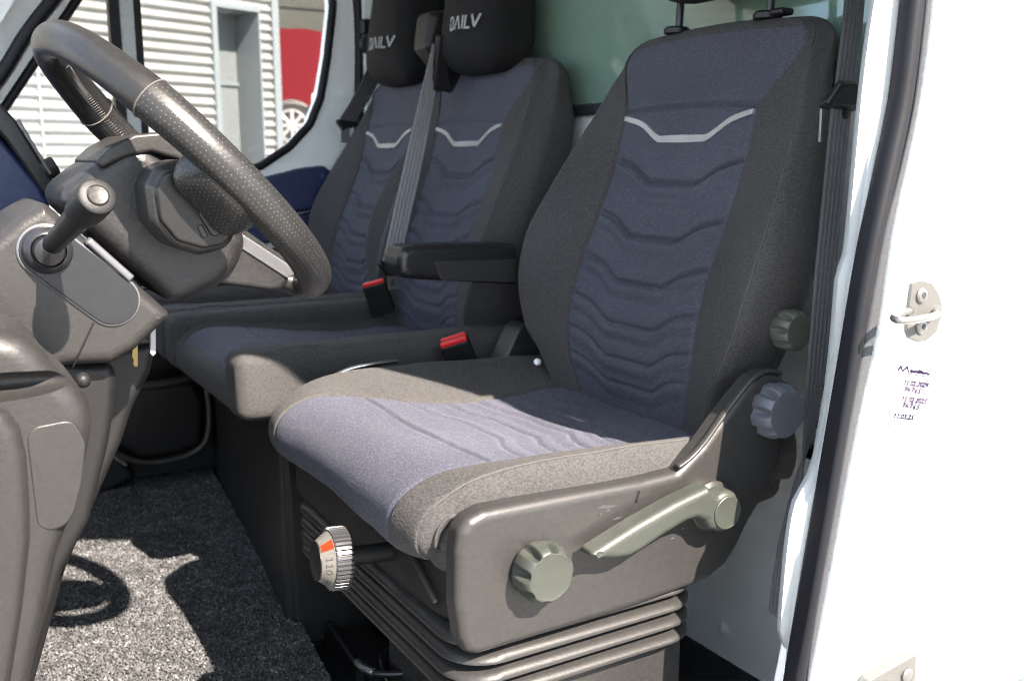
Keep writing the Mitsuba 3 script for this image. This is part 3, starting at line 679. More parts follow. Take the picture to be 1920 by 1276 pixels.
add(bench, 'support_bar', tube([(.572, 1.535, .447), (.60, 1.53, .458), (.64, 1.527, .463), (.69, 1.53, .463)], .004, 10, 30), 'chrome', True)
# belt outlet on top of the backrest
add(bench, 'belt_outlet', tm(hull([(1.00, 1.985, 1.10, .018), (1.00, 2.035, 1.10, .018), (1.05, 1.985, 1.10, .02), (1.06, 2.035, 1.10, .02), (.985, 1.985, 1.045, .012), (.985, 2.035, 1.045, .012), (1.06, 2.01, .96, .02)])), 'dark_plastic', True)
add(bench, 'belt_outlet_lip', tm(hull([(.984, 1.935, 1.055, .008), (.984, 1.965, .955, .007), (1.02, 1.96, 1.05, .008), (1.02, 1.965, .955, .007)])), 'dark_plastic', True)

# ---------------------------------------------------------------- seat belts and buckles
def belt(P, widths, w=.046, t=.0022, ribs=5):
    """flat webbing along P; widths: list of width directions"""
    P = np.array(P, float); Wd = np.array(widths, float)
    d = np.r_[0, np.cumsum(np.linalg.norm(np.diff(P, axis=0), axis=1))]; n = max(30, int(d[-1]/.006)); tt_ = np.linspace(0, d[-1], n)
    C = Pch(d, P)(tt_); W = Pch(d, Wd)(tt_); W /= np.linalg.norm(W, axis=1)[:, None]
    tg = np.gradient(C, axis=0); tg /= np.linalg.norm(tg, axis=1)[:, None]; N = np.cross(tg, W)
    s = np.linspace(-1, 1, 25); wave = .0011*np.cos(s*np.pi*ribs)
    prof = [(a*w/2, t/2 + b) for a, b in zip(s, wave)] + [(a*w/2, -t/2 - b) for a, b in zip(s[::-1], wave[::-1])]
    R = [c + np.array([a*W[i] + b*N[i] for a, b in prof]) for i, c in enumerate(C)]
    return loft(R)
sb = thing('seat_belt', "dark seat belt hanging beside the driver's backrest, along the white pillar", 'seat belt')
add(sb, 'webbing', belt([(1.003, .858, 1.12), (1.002, .860, .995), (.995, .860, .90), (.989, .860, .855), (.985, .860, .785), (.979, .860, .687), (.972, .858, .573), (.962, .855, .475), (.940, .852, .385), (.922, .850, .30), (.913, .850, .22)],
    [(1, .1, 0)]*7 + [(.9, .3, 0), (.55, .8, 0), (.3, .95, 0), (.3, .95, 0)], .042), 'belt_webbing', 50)
add(sb, 'tongue', tm(hull([(.958, .852, .874, .005), (1.012, .852, .874, .005), (.972, .848, .893, .006), (1.010, .848, .893, .006), (.958, .862, .870, .004), (1.012, .862, .868, .004)])), 'black_plastic', 30)
add(sb, 'tongue__plate', tm(rbox(.9625, .9665, .866, .870, .826, .868, .0012)), 'steel', 30)
add(sb, 'stop_button', lathe([(.0065, 0), (.006, .002), (.001, .003)], (.9955, .8575, .861), (0, -1, 0), 24), 'black_plastic', 40)
sb2 = thing('seat_belt', 'grey seat belt running down between the two passenger backrests', 'seat belt')
add(sb2, 'webbing', belt([(.99, 1.957, 1.045), (.984, 1.955, 1.02), (.955, 1.956, .90), (.925, 1.957, .78), (.898, 1.958, .68), (.874, 1.96, .585)], [(.75, .5, 0), (.75, .45, 0), (.9, .25, 0), (1, .1, 0), (1, .1, 0), (1, .1, 0)], .046), 'belt_webbing_light', 50)
add(sb2, 'tongue', tm(hull([(.846, 1.955, .583, .007), (.900, 1.965, .581, .007), (.862, 1.955, .562, .006), (.888, 1.962, .560, .006)])), 'black_plastic', 40)
add(sb2, 'tongue__plate', cat(*[tm(rbox(a, b, 1.958, 1.961, z0, z1, .001)) for a, b, z0, z1 in ((.864, .8685, .530, .562), (.8815, .886, .530, .562), (.864, .886, .526, .533), (.864, .886, .548, .562))]), 'steel', 30)
sb3 = thing('seat_belt', 'dark seat belt beside the far passenger headrest with a bright buckle tongue', 'seat belt')
add(sb3, 'webbing', belt([(1.07, 2.455, 1.06), (1.045, 2.458, 1.0), (1.012, 2.46, .945), (.98, 2.462, .90)], [(1, 0, -.1)]*4, .046), 'belt_webbing_dark', 50)
add(sb3, 'anchor', lathe([(.026, 0), (.026, .012), (.020, .018), (.001, .018)], (1.082, 2.545, 1.105), (-.3, -1, 0), 30), 'black_plastic', 40)
add(sb3, 'anchor_cover', tm(rbox(1.065, 1.10, 2.54, 2.57, 1.13, 1.17, .006)), 'black_plastic', 40)
add(sb3, 'tongue', tm(hull([(.955, 2.458, .898, .006), (1.005, 2.46, .893, .006), (.965, 2.455, .880, .005)])), 'black_plastic', 40)
add(sb3, 'tongue__plate', tm(rbox(.958, .984, 2.452, 2.456, .845, .884, .0015)), 'steel', 30)
def buckle(label, c, ax, w, split=False):
    k = thing('seat_belt_buckle', label, 'buckle', 'red seat belt buckles')
    c, ax, w = V3(*c), V3(*ax), V3(*w); ax /= np.linalg.norm(ax); w -= ax*(w @ ax); w /= np.linalg.norm(w); n = np.cross(ax, w)
    def blk(a0, a1, w0, w1, n0, n1, r): return tm(hull([tuple(c + ax*a + w*b + n*d) + (r,) for a in (a0+r, a1-r) for b in (w0+r, w1-r) for d in (n0+r, n1-r)]))
    add(k, 'body', blk(-.075, .0, -.026, .026, -.014, .014, .004), 'dark_plastic', 40)
    add(k, 'button', blk(-.010, .006, -.024, .024, -.012, -.001, .002), 'red_plastic', 40)
    add(k, 'button', blk(-.010, .007, -.023, .023, .0035, .012, .002), 'red_plastic', 40) if split else None
    add(k, 'latch_slot', blk(-.004, .0025, -.019, .019, -.0005, .003, .001), 'black_plastic', 40)
buckle('red-topped black belt buckle between the driver seat and the passenger bench', (.80, 1.532, .487), (-.42, -.1, .9), (.82, -.55, .35), True)
buckle('small red belt buckle behind the steering wheel rim, on the far half of the bench', (.848, 2.0, .538), (-.35, -.1, .93), (.85, -.5, .3))

# ---------------------------------------------------------------- steering wheel
TW = math.radians(46.3); CW = V3(.274, 1.18, .791); UW = V3(-math.cos(TW), 0, math.sin(TW)); NW = V3(math.sin(TW), 0, math.cos(TW)); YW = V3(0, 1, 0)
def wf(u, v, n): return CW + UW*u + YW*v + NW*n
def un(y, s=-1): return lambda a, b, c: wf(a, y + s*c - 1.18, b)
wheel = thing('steering_wheel', 'black perforated leather steering wheel with a lower spoke and silver inlay', 'steering wheel')
RW = .192
def rim(a0, a1, ru, rn, n, closed=False):
    th = np.linspace(a0, a1, n, endpoint=not closed); m = 40; ph = np.arange(m + 1)/m*2*np.pi
    V, UVs = [], []
    for t in th:
        rad = math.cos(t)*UW + math.sin(t)*YW
        # thumb swellings at ten and two
        sw = 1 + .07*math.exp(-((abs(t - 2*math.pi if t > math.pi else t) - 1.05)/.22)**2)
        flat = -.008*max(0, math.cos(t - math.pi))**6
        for p in ph:
            V.append(CW + rad*(RW + flat + ru*sw*math.cos(p)) + NW*rn*sw*math.sin(p)); UVs.append((t*RW, p*.020))
    V = np.array(V).reshape(len(th), m + 1, 3); return loft(V, loop=False), np.array(UVs)
# t: 0 at the top (forward), pi at the bottom; -pi/2 towards the door
tj = -1.02; 
mm, uv_ = rim(-tj*0 + tj, -tj, .0185, .0202, 90); add(wheel, 'rim_top', mm, 'leather_smooth', True, uv=uv_)
mm, uv_ = rim(-math.pi, tj, .0187, .0204, 160); add(wheel, 'rim_grip', mm, 'leather_perforated', True, uv=uv_)
mm, uv_ = rim(-tj, math.pi, .0187, .0204, 160); add(wheel, 'rim_grip', mm, 'leather_perforated', True, uv=uv_)
for t in (tj, -tj):
    rad = math.cos(t)*UW + math.sin(t)*YW; ph = np.linspace(0, 2*np.pi, 40, endpoint=False)
    sw = 1 + .07*math.exp(-((abs(t) - 1.05)/.22)**2)
    add(wheel, 'rim_seam', sweep(np.array([CW + rad*(RW + .0189*sw*math.cos(p)) + NW*.0206*sw*math.sin(p) for p in ph]), circ(.0011, 6), True), 'thread', True)
# hand stitching inside the rim
st = []
for t in np.r_[np.arange(.35, 2.6, .022), -np.arange(.35, .95, .022)]:
    rad = math.cos(t)*UW + math.sin(t)*YW; tg_ = -math.sin(t)*UW + math.cos(t)*YW
    q = CW + rad*(RW - .0192) ; st.append(tube([q - NW*.0045 - tg_*.0012, q - rad*.0006, q + NW*.0045 + tg_*.0012], .0006, 5))
add(wheel, 'stitching', cat(*st), 'leather_smooth', True, kind='stuff')
HUB = [(.089, -.127), (.086, -.085), (.078, -.034), (.06, -.020), (0, -.012), (-.06, -.012), (-.085, -.020), (-.097, -.045), (-.098, -.076), (-.076, -.128)]
add(wheel, 'hub_cover', prism(HUB, lambda a, b, c: wf(a, .080 - c, b), .160, .020, .020, .003, 7), 'leather', 40)
SP = [(-.055, -.022), (-.149, -.0125), (-.157, -.018), (-.157, -.031), (-.150, -.040), (-.096, -.078), (-.06, -.085)]
add(wheel, 'lower_spoke', prism(SP, lambda a, b, c: wf(a, .052 - c, b), .108, .006, .004, .003), 'leather', 40)
add(wheel, 'lower_spoke', tm(hull([tuple(wf(-.150, v, -.022)) + (.011,) for v in (-.025, .025)] + [tuple(wf(-.185, v, -.006)) + (.013,) for v in (-.03, .03)])), 'leather_smooth', True)
add(wheel, 'spoke_inlay', prism([(-.080, -.016), (-.149, -.003), (-.156, -.008), (-.153, -.0175), (-.080, -.0315)], lambda a, b, c: wf(a, .046 - c, b), .105, .002, .001, .002), 'bezel_satin', 40)
PAD = [(.078, -.074), (.086, -.070), (.086, -.050), (.079, -.024), (.062, -.002), (.035, .012), (0, .018), (-.05, .014), (-.055, .002), (-.03, -.004), (.0, -.008), (.03, -.010), (.055, -.024), (.068, -.046)]
add(wheel, 'airbag_pad', prism(PAD, lambda a, b, c: wf(a, .082 - c, b), .164, .004, .0045, .0018), 'dash_plastic', 40)
# side spokes: soft blend from the hub to the rim
def blend(blobs, k, lo, hi, e=.0034):
    bl = [(V3(*c), V3(*r)) for c, r in blobs]
    C_ = np.array([c for c, r in bl]); Rr = np.array([r for c, r in bl])
    gx = [np.arange(lo[i], hi[i] + e, e) for i in range(3)]
    G = np.stack(np.meshgrid(*gx, indexing='ij'), -1)
    acc = 0
    for c, r in zip(C_, Rr):
        q = (G - c)/r; l = np.linalg.norm(q, axis=-1); d = (l - 1)*r.min(); acc = acc + np.exp(-d/k)
    F = k*np.log(acc)
    def f(x, y, z):
        i, j, l = (x - lo[0])/e, (y - lo[1])/e, (z - lo[2])/e
        i0, j0, l0 = min(max(int(i), 0), F.shape[0]-2), min(max(int(j), 0), F.shape[1]-2), min(max(int(l), 0), F.shape[2]-2)
        a, b, c = i - i0, j - j0, l - l0; B_ = F[i0:i0+2, j0:j0+2, l0:l0+2]
        t = B_[0]*(1-a) + B_[1]*a; t = t[0]*(1-b) + t[1]*b; return float(t[0]*(1-c) + t[1]*c)
    m = tm(m3.Manifold.level_set(f, [*lo, *hi], e, 0.0)); m.merge_vertices(); trimesh.smoothing.filter_taubin(m, .5, -.53, 6); return m
for s in (-1, 1):
    bl = []
    for a in np.linspace(0, .30, 4):
        v = .186 - a*.098; half = .020 + .026*a**.8; zc = -.002 - .048*a**.9; th_ = .020 + .018*a
        for u_ in (-1, 0, 1): bl.append(((-.006 + u_*(half*.9), v*s, zc - (.010*a if u_ < 0 else 0)), (.020, .016, th_)))
    m = blend(bl, .004, (-.085, -.215 if s < 0 else .06, -.11), (.075, -.06 if s < 0 else .215, .035))
    m = trimesh.Trimesh(np.array([wf(*p) for p in m.vertices]), m.faces, process=False)
    th_v = np.array(m.vertices) - CW; 
    uvw = np.c_[th_v @ UW*1.0, (th_v @ YW - th_v @ NW)*.75]
    add(wheel, 'side_spoke', m, 'leather_perforated', True, uv=uvw)
SCV = lambda P_, k_: [((a + .004)*k_ - .004, (b + .050)*k_ - .050) for a, b in P_]
OV = [(.041, -.060), (.046, -.040), (.033, -.016), (.010, -.013), (-.030, -.022), (-.052, -.034), (-.054, -.052), (-.040, -.074), (-.015, -.086), (.015, -.083)]
add(wheel, 'switch_ring', prism(SCV(OV, 1.08), un(1.100), .062, .012, .020, .003, 6), 'leather', 40)
OV2 = [(.030, -.058), (.035, -.042), (.026, -.025), (.008, -.022), (-.028, -.029), (-.044, -.038), (-.045, -.050), (-.034, -.066), (-.013, -.077), (.010, -.074)]
sp = add(wheel, 'switch_pad', prism(SCV(OV2, 1.16), un(1.0405), .007, .004, .014, .0025, 5), 'black_plastic', 40)
add(wheel, 'switch_pad__button', prism([(-.012, -.034), (-.036, -.041), (-.041, -.047), (-.036, -.054), (-.012, -.048), (-.006, -.041)], un(1.0350), .0045, .0025, .004, .0015), 'satin_black', 40)
add(wheel, 'switch_pad__button', prism([(-.020, -.051), (-.034, -.0565), (-.030, -.062), (-.018, -.057)], un(1.0350), .003, .0015, .002, .0015), 'satin_black', 40)
add(wheel, 'switch_pad__button', prism([(-.006, -.050), (-.012, -.058), (-.026, -.064), (-.020, -.072), (-.004, -.070), (.004, -.060)], un(1.0350), .0012, .0006, .002, .0015), 'dark_plastic', 40)

# ---------------------------------------------------------------- steering column, stalk, keys
col = thing('steering_column', 'grey-black plastic steering column shroud with an oval recess around the stalk', 'steering column')
SH = [(.093, -.136), (.100, -.165), (.102, -.20), (.108, -.27), (.08, -.36), (-.02, -.38), (-.03, -.30), (-.030, -.250), (-.066, -.216), (-.074, -.19), (-.077, -.137)]
add(col, 'shroud', prism(SH, lambda a, b, c: wf(a, .095 - c, b), .188, .014, .006, .004, 8), 'dash_plastic', 40)
cap_ = sg.LineString([(.060, -.171), (-.020, -.166)]).buffer(.0275, 16)
cp = list(cap_.exterior.coords)[:-1]
add(col, 'oval_bezel', prism(cp, un(1.090), .0062, .0022, 0, .002, 4), 'bezel_satin', 40)
cp2 = list(cap_.buffer(-.0022).exterior.coords)[:-1]
add(col, 'oval_plate', prism(cp2, un(1.0845), .0022, .0012, 0, .002, 3), 'plate_gloss', 40)
add(col, 'accent_strip', prism([(.040, -.1325), (.040, -.1405), (-.018, -.1415), (-.018, -.1330)], un(1.0905), .012, .003, .001, .002), 'bezel_satin', 40)
add(col, 'joint_line', tube([wf(-.022, -.094, -.196), wf(-.032, -.0945, -.225), wf(-.038, -.093, -.243)], .0009, 6), 'black_plastic', True)
# lower column cover below the shroud
LC = [(.110, .600), (.135, .592), (.168, .588), (.172, .574), (.166, .53), (.158, .495), (.133, .414), (.103, .365), (.061, .246), (.02, .12), (-.10, .10), (-.10, .55)]
add(col, 'lower_cover', prism(LC, lambda a, b, c: (a, 1.20 - c, b), .08, .012, .008, .005, 6), 'dark_plastic', 40)
LC2 = [(.15, .585), (.190, .585), (.238, .588), (.228, .55), (.205, .51), (.19, .47), (.15, .39), (.115, .32), (.069, .181), (.0, .10), (-.1, .1), (-.1, .55)]
add(col, 'lower_cover', prism(LC2, lambda a, b, c: (a, 1.33 - c, b), .10, .012, .008, .005, 6), 'dark_plastic', 40)
stalk = thing('control_stalk', 'black control stalk with a round push button in its end', 'lever')
b0, b1 = wf(.060, 1.082 - 1.18, -.170), V3(.138, .930, .7755)
sd = b1 - b0; SL = np.linalg.norm(sd); sd /= SL
add(stalk, 'collar', lathe([(.0235, -.004), (.0235, .004), (.021, .009), (.017, .011), (.0165, .004), (.001, .004)], wf(.060, 1.083 - 1.18, -.170), (0, -1, 0), 48), 'bezel_dark', 40)
add(stalk, 'boot', lathe([(.0155, 0), (.0155, .012), (.0135, .020), (.001, .024)], wf(.060, 1.083 - 1.18, -.170), (0, -1, 0), 40), 'satin_black', 40)
add(stalk, 'arm', lathe([(.0095, .004), (.0105, .05), (.0130, SL*.66), (.0132, SL*.695), (.001, SL*.695)], b0, sd, 40), 'satin_black', 40)
add(stalk, 'knob', lathe([(.0132, SL*.70), (.0158, SL*.73), (.0172, SL*.84), (.0170, SL*.965), (.0160, SL*.99), (.0140, SL*.998), (.0098, SL*1.0), (.0093, SL*.990), (.001, SL*.990)], b0, sd, 48), 'dark_plastic', 40)
add(stalk, 'button', lathe([(.0088, SL*.985), (.0088, SL*1.004), (.0080, SL*1.008), (.005, SL*1.005), (.001, SL*1.004)], b0, sd, 40), 'dash_plastic', 40)
keys = thing('ignition_key', 'two small brass keys hanging below the steering column', 'keys')
add(keys, 'key', prism([(0.2204, 0.6145), (0.2261, 0.6145), (0.2242, 0.5843), (0.2209, 0.5814), (0.2181, 0.5852)], xz(1.18), .004, .0008, .0005, .0012), 'paper', 30)
add(keys, 'key_001', prism([(0.1973, 0.6022), (0.2063, 0.6022), (0.2044, 0.5711), (0.2011, 0.5701), (0.1987, 0.5739), (0.1997, 0.5796), (0.1978, 0.5833), (0.1992, 0.589)], xz(1.182), .0028, .0006, .0003, .0012), 'brass', 30)

# ---------------------------------------------------------------- dashboard
dash = thing('dashboard', 'dark grey moulded dashboard and knee panel at the left edge beside the door opening', 'dashboard')
LD = [(-.20, .70), (.02, .672), (.054, .668), (.070, .661), (.082, .648), (.090, .633), (.100, .622), (.109, .611), (.116, .595), (.1165, .582), (.114, .567), (.110, .552), (.102, .522), (.096, .50), (.088, .487), (.078, .462), (.065, .412), (.043, .334), (.02, .24), (-.20, .20)]
body = prism(LD, xz(1.02), .125, .022, .026, .004, 8)
mb = m3.Manifold(m3.Mesh(np.array(body.vertices, np.float32), np.array(body.faces, np.uint32)))
cut = tm(m3.Manifold.sphere(1, 64)); cut.vertices = np.array(cut.vertices)*[.062, .022, .0125] + [.042, .898, .622]
cm = m3.Manifold(m3.Mesh(np.array(cut.vertices, np.float32), np.array(cut.faces, np.uint32)))
bd = mb - cm if not mb.is_empty() else None
add(dash, 'knee_panel', body if bd is None or bd.is_empty() else tm(bd), 'dash_plastic', 35)
BU = [(-.2, .66), (.036, .613), (.050, .603), (.058, .588), (.061, .563), (.060, .523), (.058, .491), (.047, .43), (.030, .355), (.0, .25), (-.2, .2)]
add(dash, 'side_bolster', prism(BU, xz(.900), .024, .016, .006, .004, 6), 'dash_plastic', 40)
FL = [(.062, .585), (.100, .588), (.108, .565), (.102, .53), (.094, .505), (.086, .494), (.070, .492), (.064, .50), (.063, .54)]
add(dash, 'fuse_flap', prism(FL, xz(.8965), .0022, .0018, .012, .002), 'dash_plastic', 40)
add(dash, 'screw_cap', tm(m3.Manifold.sphere(.0075, 24).translate([.121, .99, .601])), 'dark_plastic', True)
add(dash, 'front_body', tm(rbox(-.62, .02, .86, 2.52, .25, .66, .05)), 'dark_plastic', 40)
add(dash, 'top_cover', loft([[(-.75, y, .62), (-.02, y, .70), (.04, y, .66), (.02, y, .45), (-.7, y, .40)] for y in (.86, 2.54)]), 'dark_plastic', 30)
add(dash, 'centre_stack', prism([(.0, .88), (.085, .865), (.108, .834), (.153, .768), (.162, .742), (.150, .715), (.125, .685), (.10, .66), (-.1, .60), (-.1, .88)], lambda a, b, c: (a, 1.80 - c, b), .29, .008, .006), 'blue_plastic', 40)
add(dash, 'screen_housing', prism([(.090, .892), (.110, .878), (.128, .855), (.150, .810), (.170, .768), (.176, .748), (.168, .741), (.158, .752), (.112, .832), (.090, .86)], lambda a, b, c: (a, 1.80 - c, b), .305, .005, .003), 'satin_black', 40)
add(dash, 'screen_edge', tube([(.129, 1.492, .857), (.150, 1.492, .813), (.163, 1.492, .786)], .0022, 8), 'bezel_satin', True)
add(dash, 'rotary_knob', lathe([(.014, -.012), (.014, .004), (.0125, .007), (.001, .007)], (.166, 1.505, .794), (.9, 0, .42), 30), 'dark_plastic', 40)
pedal = thing('parcel_tray', 'black storage tray and foot rest low in the far footwell', 'tray')
add(pedal, 'tray', prism([(.20, .30), (.36, .30), (.34, .16), (.42, .02), (.30, -.03), (.15, -.03)], xz(2.55), .05, .02, .02), 'black_plastic', 40)
add(pedal, 'plate', tm(hull([(.322, 2.40, .150, .004), (.362, 2.40, .112, .004), (.322, 2.33, .150, .004), (.362, 2.33, .112, .004)])), 'steel', 30)

# ---------------------------------------------------------------- floor hardware under the seat
fl = thing('seat_slide_lever', 'thin black steel lever bar lying in front of the seat base on the floor', 'lever')
add(fl, 'bar', tube([(.577, 1.696, -.018), (.560, 1.50, -.012), (.551, 1.41, -.008), (.556, 1.375, -.006), (.60, 1.345, -.006), (.66, 1.34, -.006)], .0065, 12, 50), 'satin_black', True)
add(fl, 'tip', tube([(.553, 1.415, -.0065), (.5525, 1.392, -.005), (.562, 1.366, -.004)], .0072, 12, 14), 'steel', True)
rl = thing('seat_rail', 'dark metal seat rail bracket on the floor beside the carpet', 'rail')
add(rl, 'rail', cat(box(.575, .64, 1.42, 1.60, -.058, -.035), box(.56, .585, 1.44, 1.62, -.058, -.028)), 'dark_plastic', False)
add(rl, 'loop', tube([(.60, 1.40, -.05), (.598, 1.42, -.025), (.612, 1.44, -.02), (.64, 1.445, -.02), (.70, 1.45, -.03)], .005, 10, 30), 'satin_black', True)

# ---------------------------------------------------------------- striker, sticker, hinge plate on the pillar
stk = thing('door_striker', 'small steel striker plate with two screws on the sunlit white pillar', 'striker')
YP = .6885
SPt = [(.917, .675), (.932, .6765), (.951, .672), (.965, .659), (.972, .645), (.972, .632), (.965, .616), (.950, .6085), (.935, .608), (.919, .614), (.914, .622), (.915, .65)]
add(stk, 'plate', prism(SPt, xz(YP), .003, .001, .003, .0015, 3), 'galvanised', 40)
for (a, b) in ((.9325, .660), (.936, .6255)):
    add(stk, 'screw', lathe([(.0085, 0), (.0085, .002), (.007, .0038), (.0035, .0042), (.0032, .002), (.001, .002)], (a, YP - .003, b), (0, -1, 0), 30), 'steel', 30)
    add(stk, 'screw_socket', prism([(a + (.0030 if i % 2 else .0021)*math.cos(i*math.pi/6), b + (.0030 if i % 2 else .0021)*math.sin(i*math.pi/6)) for i in range(12)], xz(YP - .0068), .0006, .0001, 0, .0006, 1), 'ink_dark', False)
add(stk, 'loop', tube([(.960, YP - .001, .640), (.944, YP - .016, .640), (.918, YP - .026, .6405), (.880, YP - .032, .641), (.864, YP - .030, .642), (.868, YP - .02, .643), (.915, YP - .004, .645)], .0040, 12, 60), 'steel', True)
add(stk, 'loop_washer', lathe([(.0085, 0), (.008, .0015), (.001, .0016)], (.962, YP - .003, .640), (0, -1, 0), 24), 'steel', 40)
stc = thing('service_sticker', 'white service sticker with violet handwritten dates on the white pillar', 'sticker')
o_, e_x, e_z = V3(.900, .6888, .590), V3(.0667, 0, -.0135), V3(-.001, 0, -.0745)
def stp(a, b, c=0): p = o_ + e_x*a + e_z*b; return (p[0], p[1] - .0006 - c, p[2])
q = [stp(0, 0), stp(1, 0), stp(1, 1.02), stp(0, 1)]
q2 = [(x, y + .0006, z) for x, y, z in q]
add(stc, 'paper', trimesh.Trimesh(q + q2, [(0, 1, 2), (0, 2, 3), (4, 5, 1), (4, 1, 0), (5, 6, 2), (5, 2, 1), (6, 7, 3), (6, 3, 2), (7, 4, 0), (7, 0, 3)], process=False), 'paper', False)
def st_text(txt, a0, b0, wid, hgt, bs, jit=.0):
    m = meshkit.text_mesh(txt, 1.0, .05); v = np.array(m.vertices); W_ = v[:, 0].max()
    P_ = np.array([stp(a0 + x/W_*wid, b0 - y*hgt + jit*math.sin(x*3.1), .0002 + .0002*(z > 0)) for x, y, z in v])
    add(stc, 'writing', trimesh.Trimesh(P_, m.faces, process=False), bs, False)
def st_strokes(lines, w, bs):
    g_ = so.unary_union([sg.LineString(l).buffer(w/2, 3) for l in lines])
    ms = [trimesh.creation.extrude_polygon(q_, .0003, engine='earcut') for q_ in getattr(g_, 'geoms', [g_])]
    m = cat(*ms); add(stc, 'writing', trimesh.Trimesh(np.array([stp(x, -y, .0002 + z) for x, y, z in m.vertices]), m.faces, process=False), bs, False)
scr = [[(.10, -.13), (.14, -.09), (.17, -.06), (.19, -.10), (.22, -.13), (.30, -.08), (.33, -.055), (.35, -.10), (.38, -.135)],
       [(.42, -.12), (.47, -.105), (.45, -.095), (.42, -.115), (.45, -.135), (.50, -.12)], [(.52, -.105), (.53, -.135)], [(.53, -.115), (.58, -.105), (.59, -.135), (.63, -.12)],
       [(.66, -.075), (.65, -.13), (.69, -.12)], [(.62, -.10), (.70, -.092)], [(.71, -.118), (.75, -.105), (.73, -.096), (.71, -.115), (.74, -.135), (.78, -.12)], [(.80, -.105), (.81, -.135)], [(.81, -.115), (.86, -.105), (.88, -.135), (.93, -.12)]]
mat('sticker_edge', (.10, .10, .11), .6)
st_strokes([[(.01, -.01), (.99, -.01), (.99, -1.005), (.01, -.99), (.01, -.01)]], .012, 'sticker_edge')
st_strokes(scr, .026, 'ink_violet')
st_text('Kfz & Reifen Service', .36, .165, .56, .016, 'ink_violet') if False else st_strokes([[(.34, -.160), (.93, -.163)]], .012, 'ink_violet')
PEN = {'0': [[(.5, 1), (.12, .75), (.1, .3), (.4, 0), (.75, .25), (.78, .7), (.5, 1)]], '1': [[(.25, .75), (.55, 1), (.5, 0)]], '2': [[(.1, .8), (.45, 1), (.75, .75), (.1, 0), (.85, .05)]],
    '3': [[(.15, .95), (.7, .9), (.4, .55), (.75, .3), (.4, 0), (.1, .1)]], '4': [[(.3, 1), (.1, .4), (.8, .45)], [(.7, .8), (.6, 0)]], '5': [[(.8, 1), (.3, .95), (.25, .55), (.65, .5), (.6, .1), (.1, .0)]],
    '6': [[(.65, 1), (.2, .5), (.25, .05), (.65, .1), (.6, .45), (.25, .4)]], '7': [[(.1, .95), (.8, 1), (.4, 0)], [(.3, .5), (.7, .55)]], '.': [[(.15, .02), (.3, .04)]]}
def pen(txt, a0, b0, wid, hgt):
    n_ = sum(.45 if ch == '.' else 1 for ch in txt); x = a0; L_ = []
    for ch in txt:
        cw = wid/n_*(.45 if ch == '.' else 1)
        for p in PEN[ch]: L_.append([(x + q[0]*cw*(2 if ch == '.' else 1) + .03*(q[1] - .5)*hgt/.06, -(b0 - q[1]*hgt)) for q in p])
        x += cw
    st_strokes([[(u, v) for u, v in l] for l in L_], .021, 'ink_violet')
pen('15.02.2024', .27, .335, .66, .075); pen('74765', .29, .44, .46, .075)
pen('15.02.2025', .25, .585, .68, .075); pen('74765', .27, .685, .48, .075)
pen('11.03.25', .08, .85, .54, .070)
hp = thing('check_strap_plate', 'grey metal plate with a screw low on the white pillar, at the bottom edge', 'plate')
add(hp, 'plate', prism([(.862, .205), (.880, .225), (.962, .236), (.965, .19), (.862, .17)], xz(.687), .012, .003, .003, .002), 'galvanised', 40)
add(hp, 'screw', lathe([(.0085, 0), (.0085, .003), (.006, .005), (.001, .005)], (.943, .675, .214), (0, -1, 0), 24), 'steel', 40)

# ---------------------------------------------------------------- outside, seen through the far window
KX = 1.25
WO = EYE + (V3(2.594, 8.021, 1.212) - EYE)*KX; WD = V3(.927, .375, 0); WD /= np.linalg.norm(WD); WN = V3(WD[1], -WD[0], 0)
def wp(s, z, off=0): q = WO + WD*s*KX + WN*off; return (q[0], q[1], EYE[2] + (z - EYE[2])*KX)
wh = thing('warehouse', 'pale corrugated metal warehouse wall with a narrow grey recessed door', 'building')
def corr(s0, s1, z0, z1, pitch=.0745):
    zz = np.linspace(z0, z1, int((z1 - z0)/pitch*10)); o = .019*np.sign(np.sin(2*np.pi*zz/pitch))*np.abs(np.sin(2*np.pi*zz/pitch))**.6
    V = np.array([[wp(s, z, d) for z, d in zip(zz, o)] for s in (s0, s1)]); return loft(V, loop=False)
Zt = 4.5
def slab(s0, s1, z0, z1, o0, o1):
    v = [wp(s, z, o) for s in (s0, s1) for z in (z0, z1) for o in (o0, o1)]
    return trimesh.Trimesh(v, trimesh.creation.box().faces, process=False)
add(wh, 'cladding', corr(-7, -.605, -.45, Zt), 'cladding', 30); add(wh, 'cladding', corr(-.145, -.02, -.45, Zt), 'cladding', 30); add(wh, 'cladding', corr(-.605, -.145, 1.955, Zt), 'cladding', 30)
for sj in (-1.22, -1.98): add(wh, 'cladding_joint', slab(sj, sj + .012, -.45, Zt, -.01, .024), 'cladding', False)
add(wh, 'corner_trim', slab(-.03, .035, -.5, Zt, -.2, .035), 'trim_grey', False)
add(wh, 'door_frame', slab(-.60, -.555, -.5, 1.955, -.1, .03), 'trim_grey', False)
add(wh, 'door_frame', slab(-.60, -.14, 1.925, 1.965, -.36, .025), 'trim_grey', False)
add(wh, 'reveal', slab(-.155, -.14, -.5, 1.925, -.36, .015), 'trim_grey', False)
dk = add(wh, 'door', slab(-.60, -.14, -.5, 1.93, -.42, -.36), 'door_grey', False)
add(wh, 'door__rail', slab(-.555, -.155, 1.375, 1.40, -.36, -.335), 'trim_grey', False)
add(wh, 'end_wall', trimesh.Trimesh([wp(.03, -.6, 0), wp(.03, Zt, 0), wp(.03, Zt, -9), wp(.03, -.6, -9)], [(0, 1, 2), (0, 2, 3)]), 'cladding', False)
